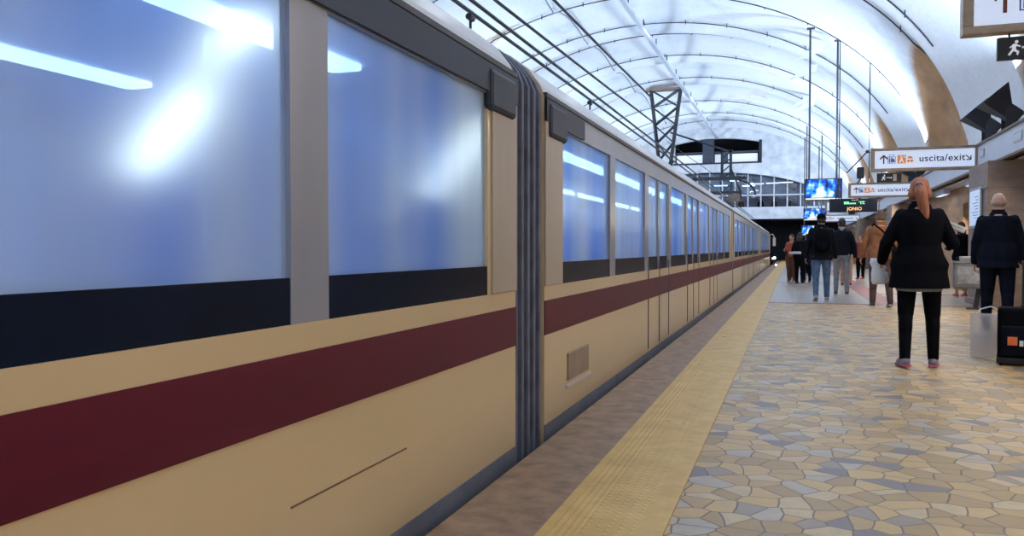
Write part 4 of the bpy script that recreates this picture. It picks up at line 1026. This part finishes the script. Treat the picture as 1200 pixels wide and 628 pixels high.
# silhouettes in the mezzanine
pm, J = person((-2.6, 71.2, 3.6), math.radians(170), 1.72, 'small dark figure behind the mezzanine glass, second from the left', dict(), dict(trousers=c_navy, top=c_black, hair=c_hairdk), vox=.025, group='figures in the mezzanine hall')
for x, y, r, w_ in ((-1.5, 72.5, 20, 'second from the right'), (-4.2, 71.8, 200, 'leftmost of four'), (-.3, 71.6, 90, 'rightmost of four')):
    o = copy_tree(pm); relabel(o, 'small dark figure behind the mezzanine glass, ' + w_); o.location = (x, y, 3.6); o.rotation_euler.z = math.radians(r)

# ------------------------------------------------------------------ things on the platform
t = thing('litter_bin', 'grey metal litter bin on a slanted leg at the foot of the stone pillar', 'litter bin', (2.90, 15.85, 0), math.radians(-6))
M_binp = mat('dull_grey_bin', (.17, .18, .20), .4, metal=.5, var=.25)
mb = MB(); mb.box(-.26, -.16, .36, .26, .16, .80); mb.build('drum', M_binp, t, bevel=.03)
mb = MB(); mb.box(-.20, -.168, .44, .20, -.16, .74); mb.build('front_plate', mat('mottled_bin_plate', (.26, .27, .28), .5, var=.5, scale=9), t, bevel=.01)
mb = MB(); mb.box(-.28, -.18, .80, .12, -.14, .835); mb.box(-.28, -.18, .80, -.24, .18, .835); mb.build('rim', M_steel, t)
mb = MB(); mb.box(-.16, -.10, .83, .14, .12, .91); mb.build('ashtray', M_steel, t, bevel=.008)
mb = MB(); mb._new([Vector(p) for p in ((.17, -.03, .82), (.27, -.03, .82), (.12, -.03, 0), (.05, -.03, 0), (.17, .03, .82), (.27, .03, .82), (.12, .03, 0), (.05, .03, 0))], [(0,1,2,3), (7,6,5,4), (0,4,5,1), (1,5,6,2), (2,6,7,3), (3,7,4,0)])
mb.build('leg', M_iron, t); mb = MB(); mb.box(-.05, -.12, 0, .3, .12, .02); mb.build('foot_plate', M_iron, t)
t = thing('suitcase', 'black upright suitcase with an orange label at the right edge of the frame', 'suitcase', (1.99, 8.36, 0), math.radians(-12))
mb = MB(); mb.box(-.23, -.13, .035, .32, .15, .52); mb.build('shell', c_black, t, bevel=.03)
mb = MB(); mb.box(-.235, -.14, .02, .325, .16, .075); mb.build('base', M_black, t, bevel=.012)
for x in (-.2, .28):
    for y in (-.1, .12): mb = MB(); mb.tube((x-.012, y, .022), (x+.012, y, .022), .022, n=12); mb.build('wheel', M_black, t)
mb = MB(); mb.box(-.20, -.16, .09, .28, -.13, .36); mb.build('front_pocket', c_navy, t, bevel=.015)
mb = MB(); mb.box(-.15, -.166, .19, -.075, -.16, .265); mb.build('orange_label', mat('orange_label', (.75, .17, .05), .5), t)
mb = MB(); mb.box(-.06, -.166, .185, -.03, -.16, .235); mb.box(-.02, -.166, .185, -.01, -.16, .215); mb.build('white_tag', c_white, t)
mb = MB(); mb.box(-.05, -.03, .52, .12, .03, .545); mb.tube((-.03, .1, .5), (-.03, .1, .92), .012); mb.tube((.13, .1, .5), (.13, .1, .92), .012); mb.tube((-.05, .1, .92), (.15, .1, .92), .018); mb.build('handle', M_black, t)
t = thing('carrier_bag', 'pale translucent carrier bag standing left of the black suitcase', 'bag', (1.72, 8.75, 0), math.radians(-16))
def bag_mat():
    m, nt, bs = new_mat('pale_plastic_film'); bs.inputs['Base Color'].default_value = (.62, .62, .70, 1); bs.inputs['Roughness'].default_value = .35; bs.inputs['Alpha'].default_value = .38; return m
mb = MB(); mb.loft([((0, 0, .01), .095, .05), ((0, 0, .03), .105, .065), ((.005, 0, .2), .115, .07), ((.01, 0, .4), .12, .05), ((.015, 0, .43), .13, .03)], 24); mb.build('sack', bag_mat(), t, smooth=True)
mb = MB(); mb.path([(-.06, 0, .42), (-.03, 0, .47), (.06, 0, .50), (.13, 0, .47), (.1, 0, .42)], .006); mb.build('handle', c_white, t)
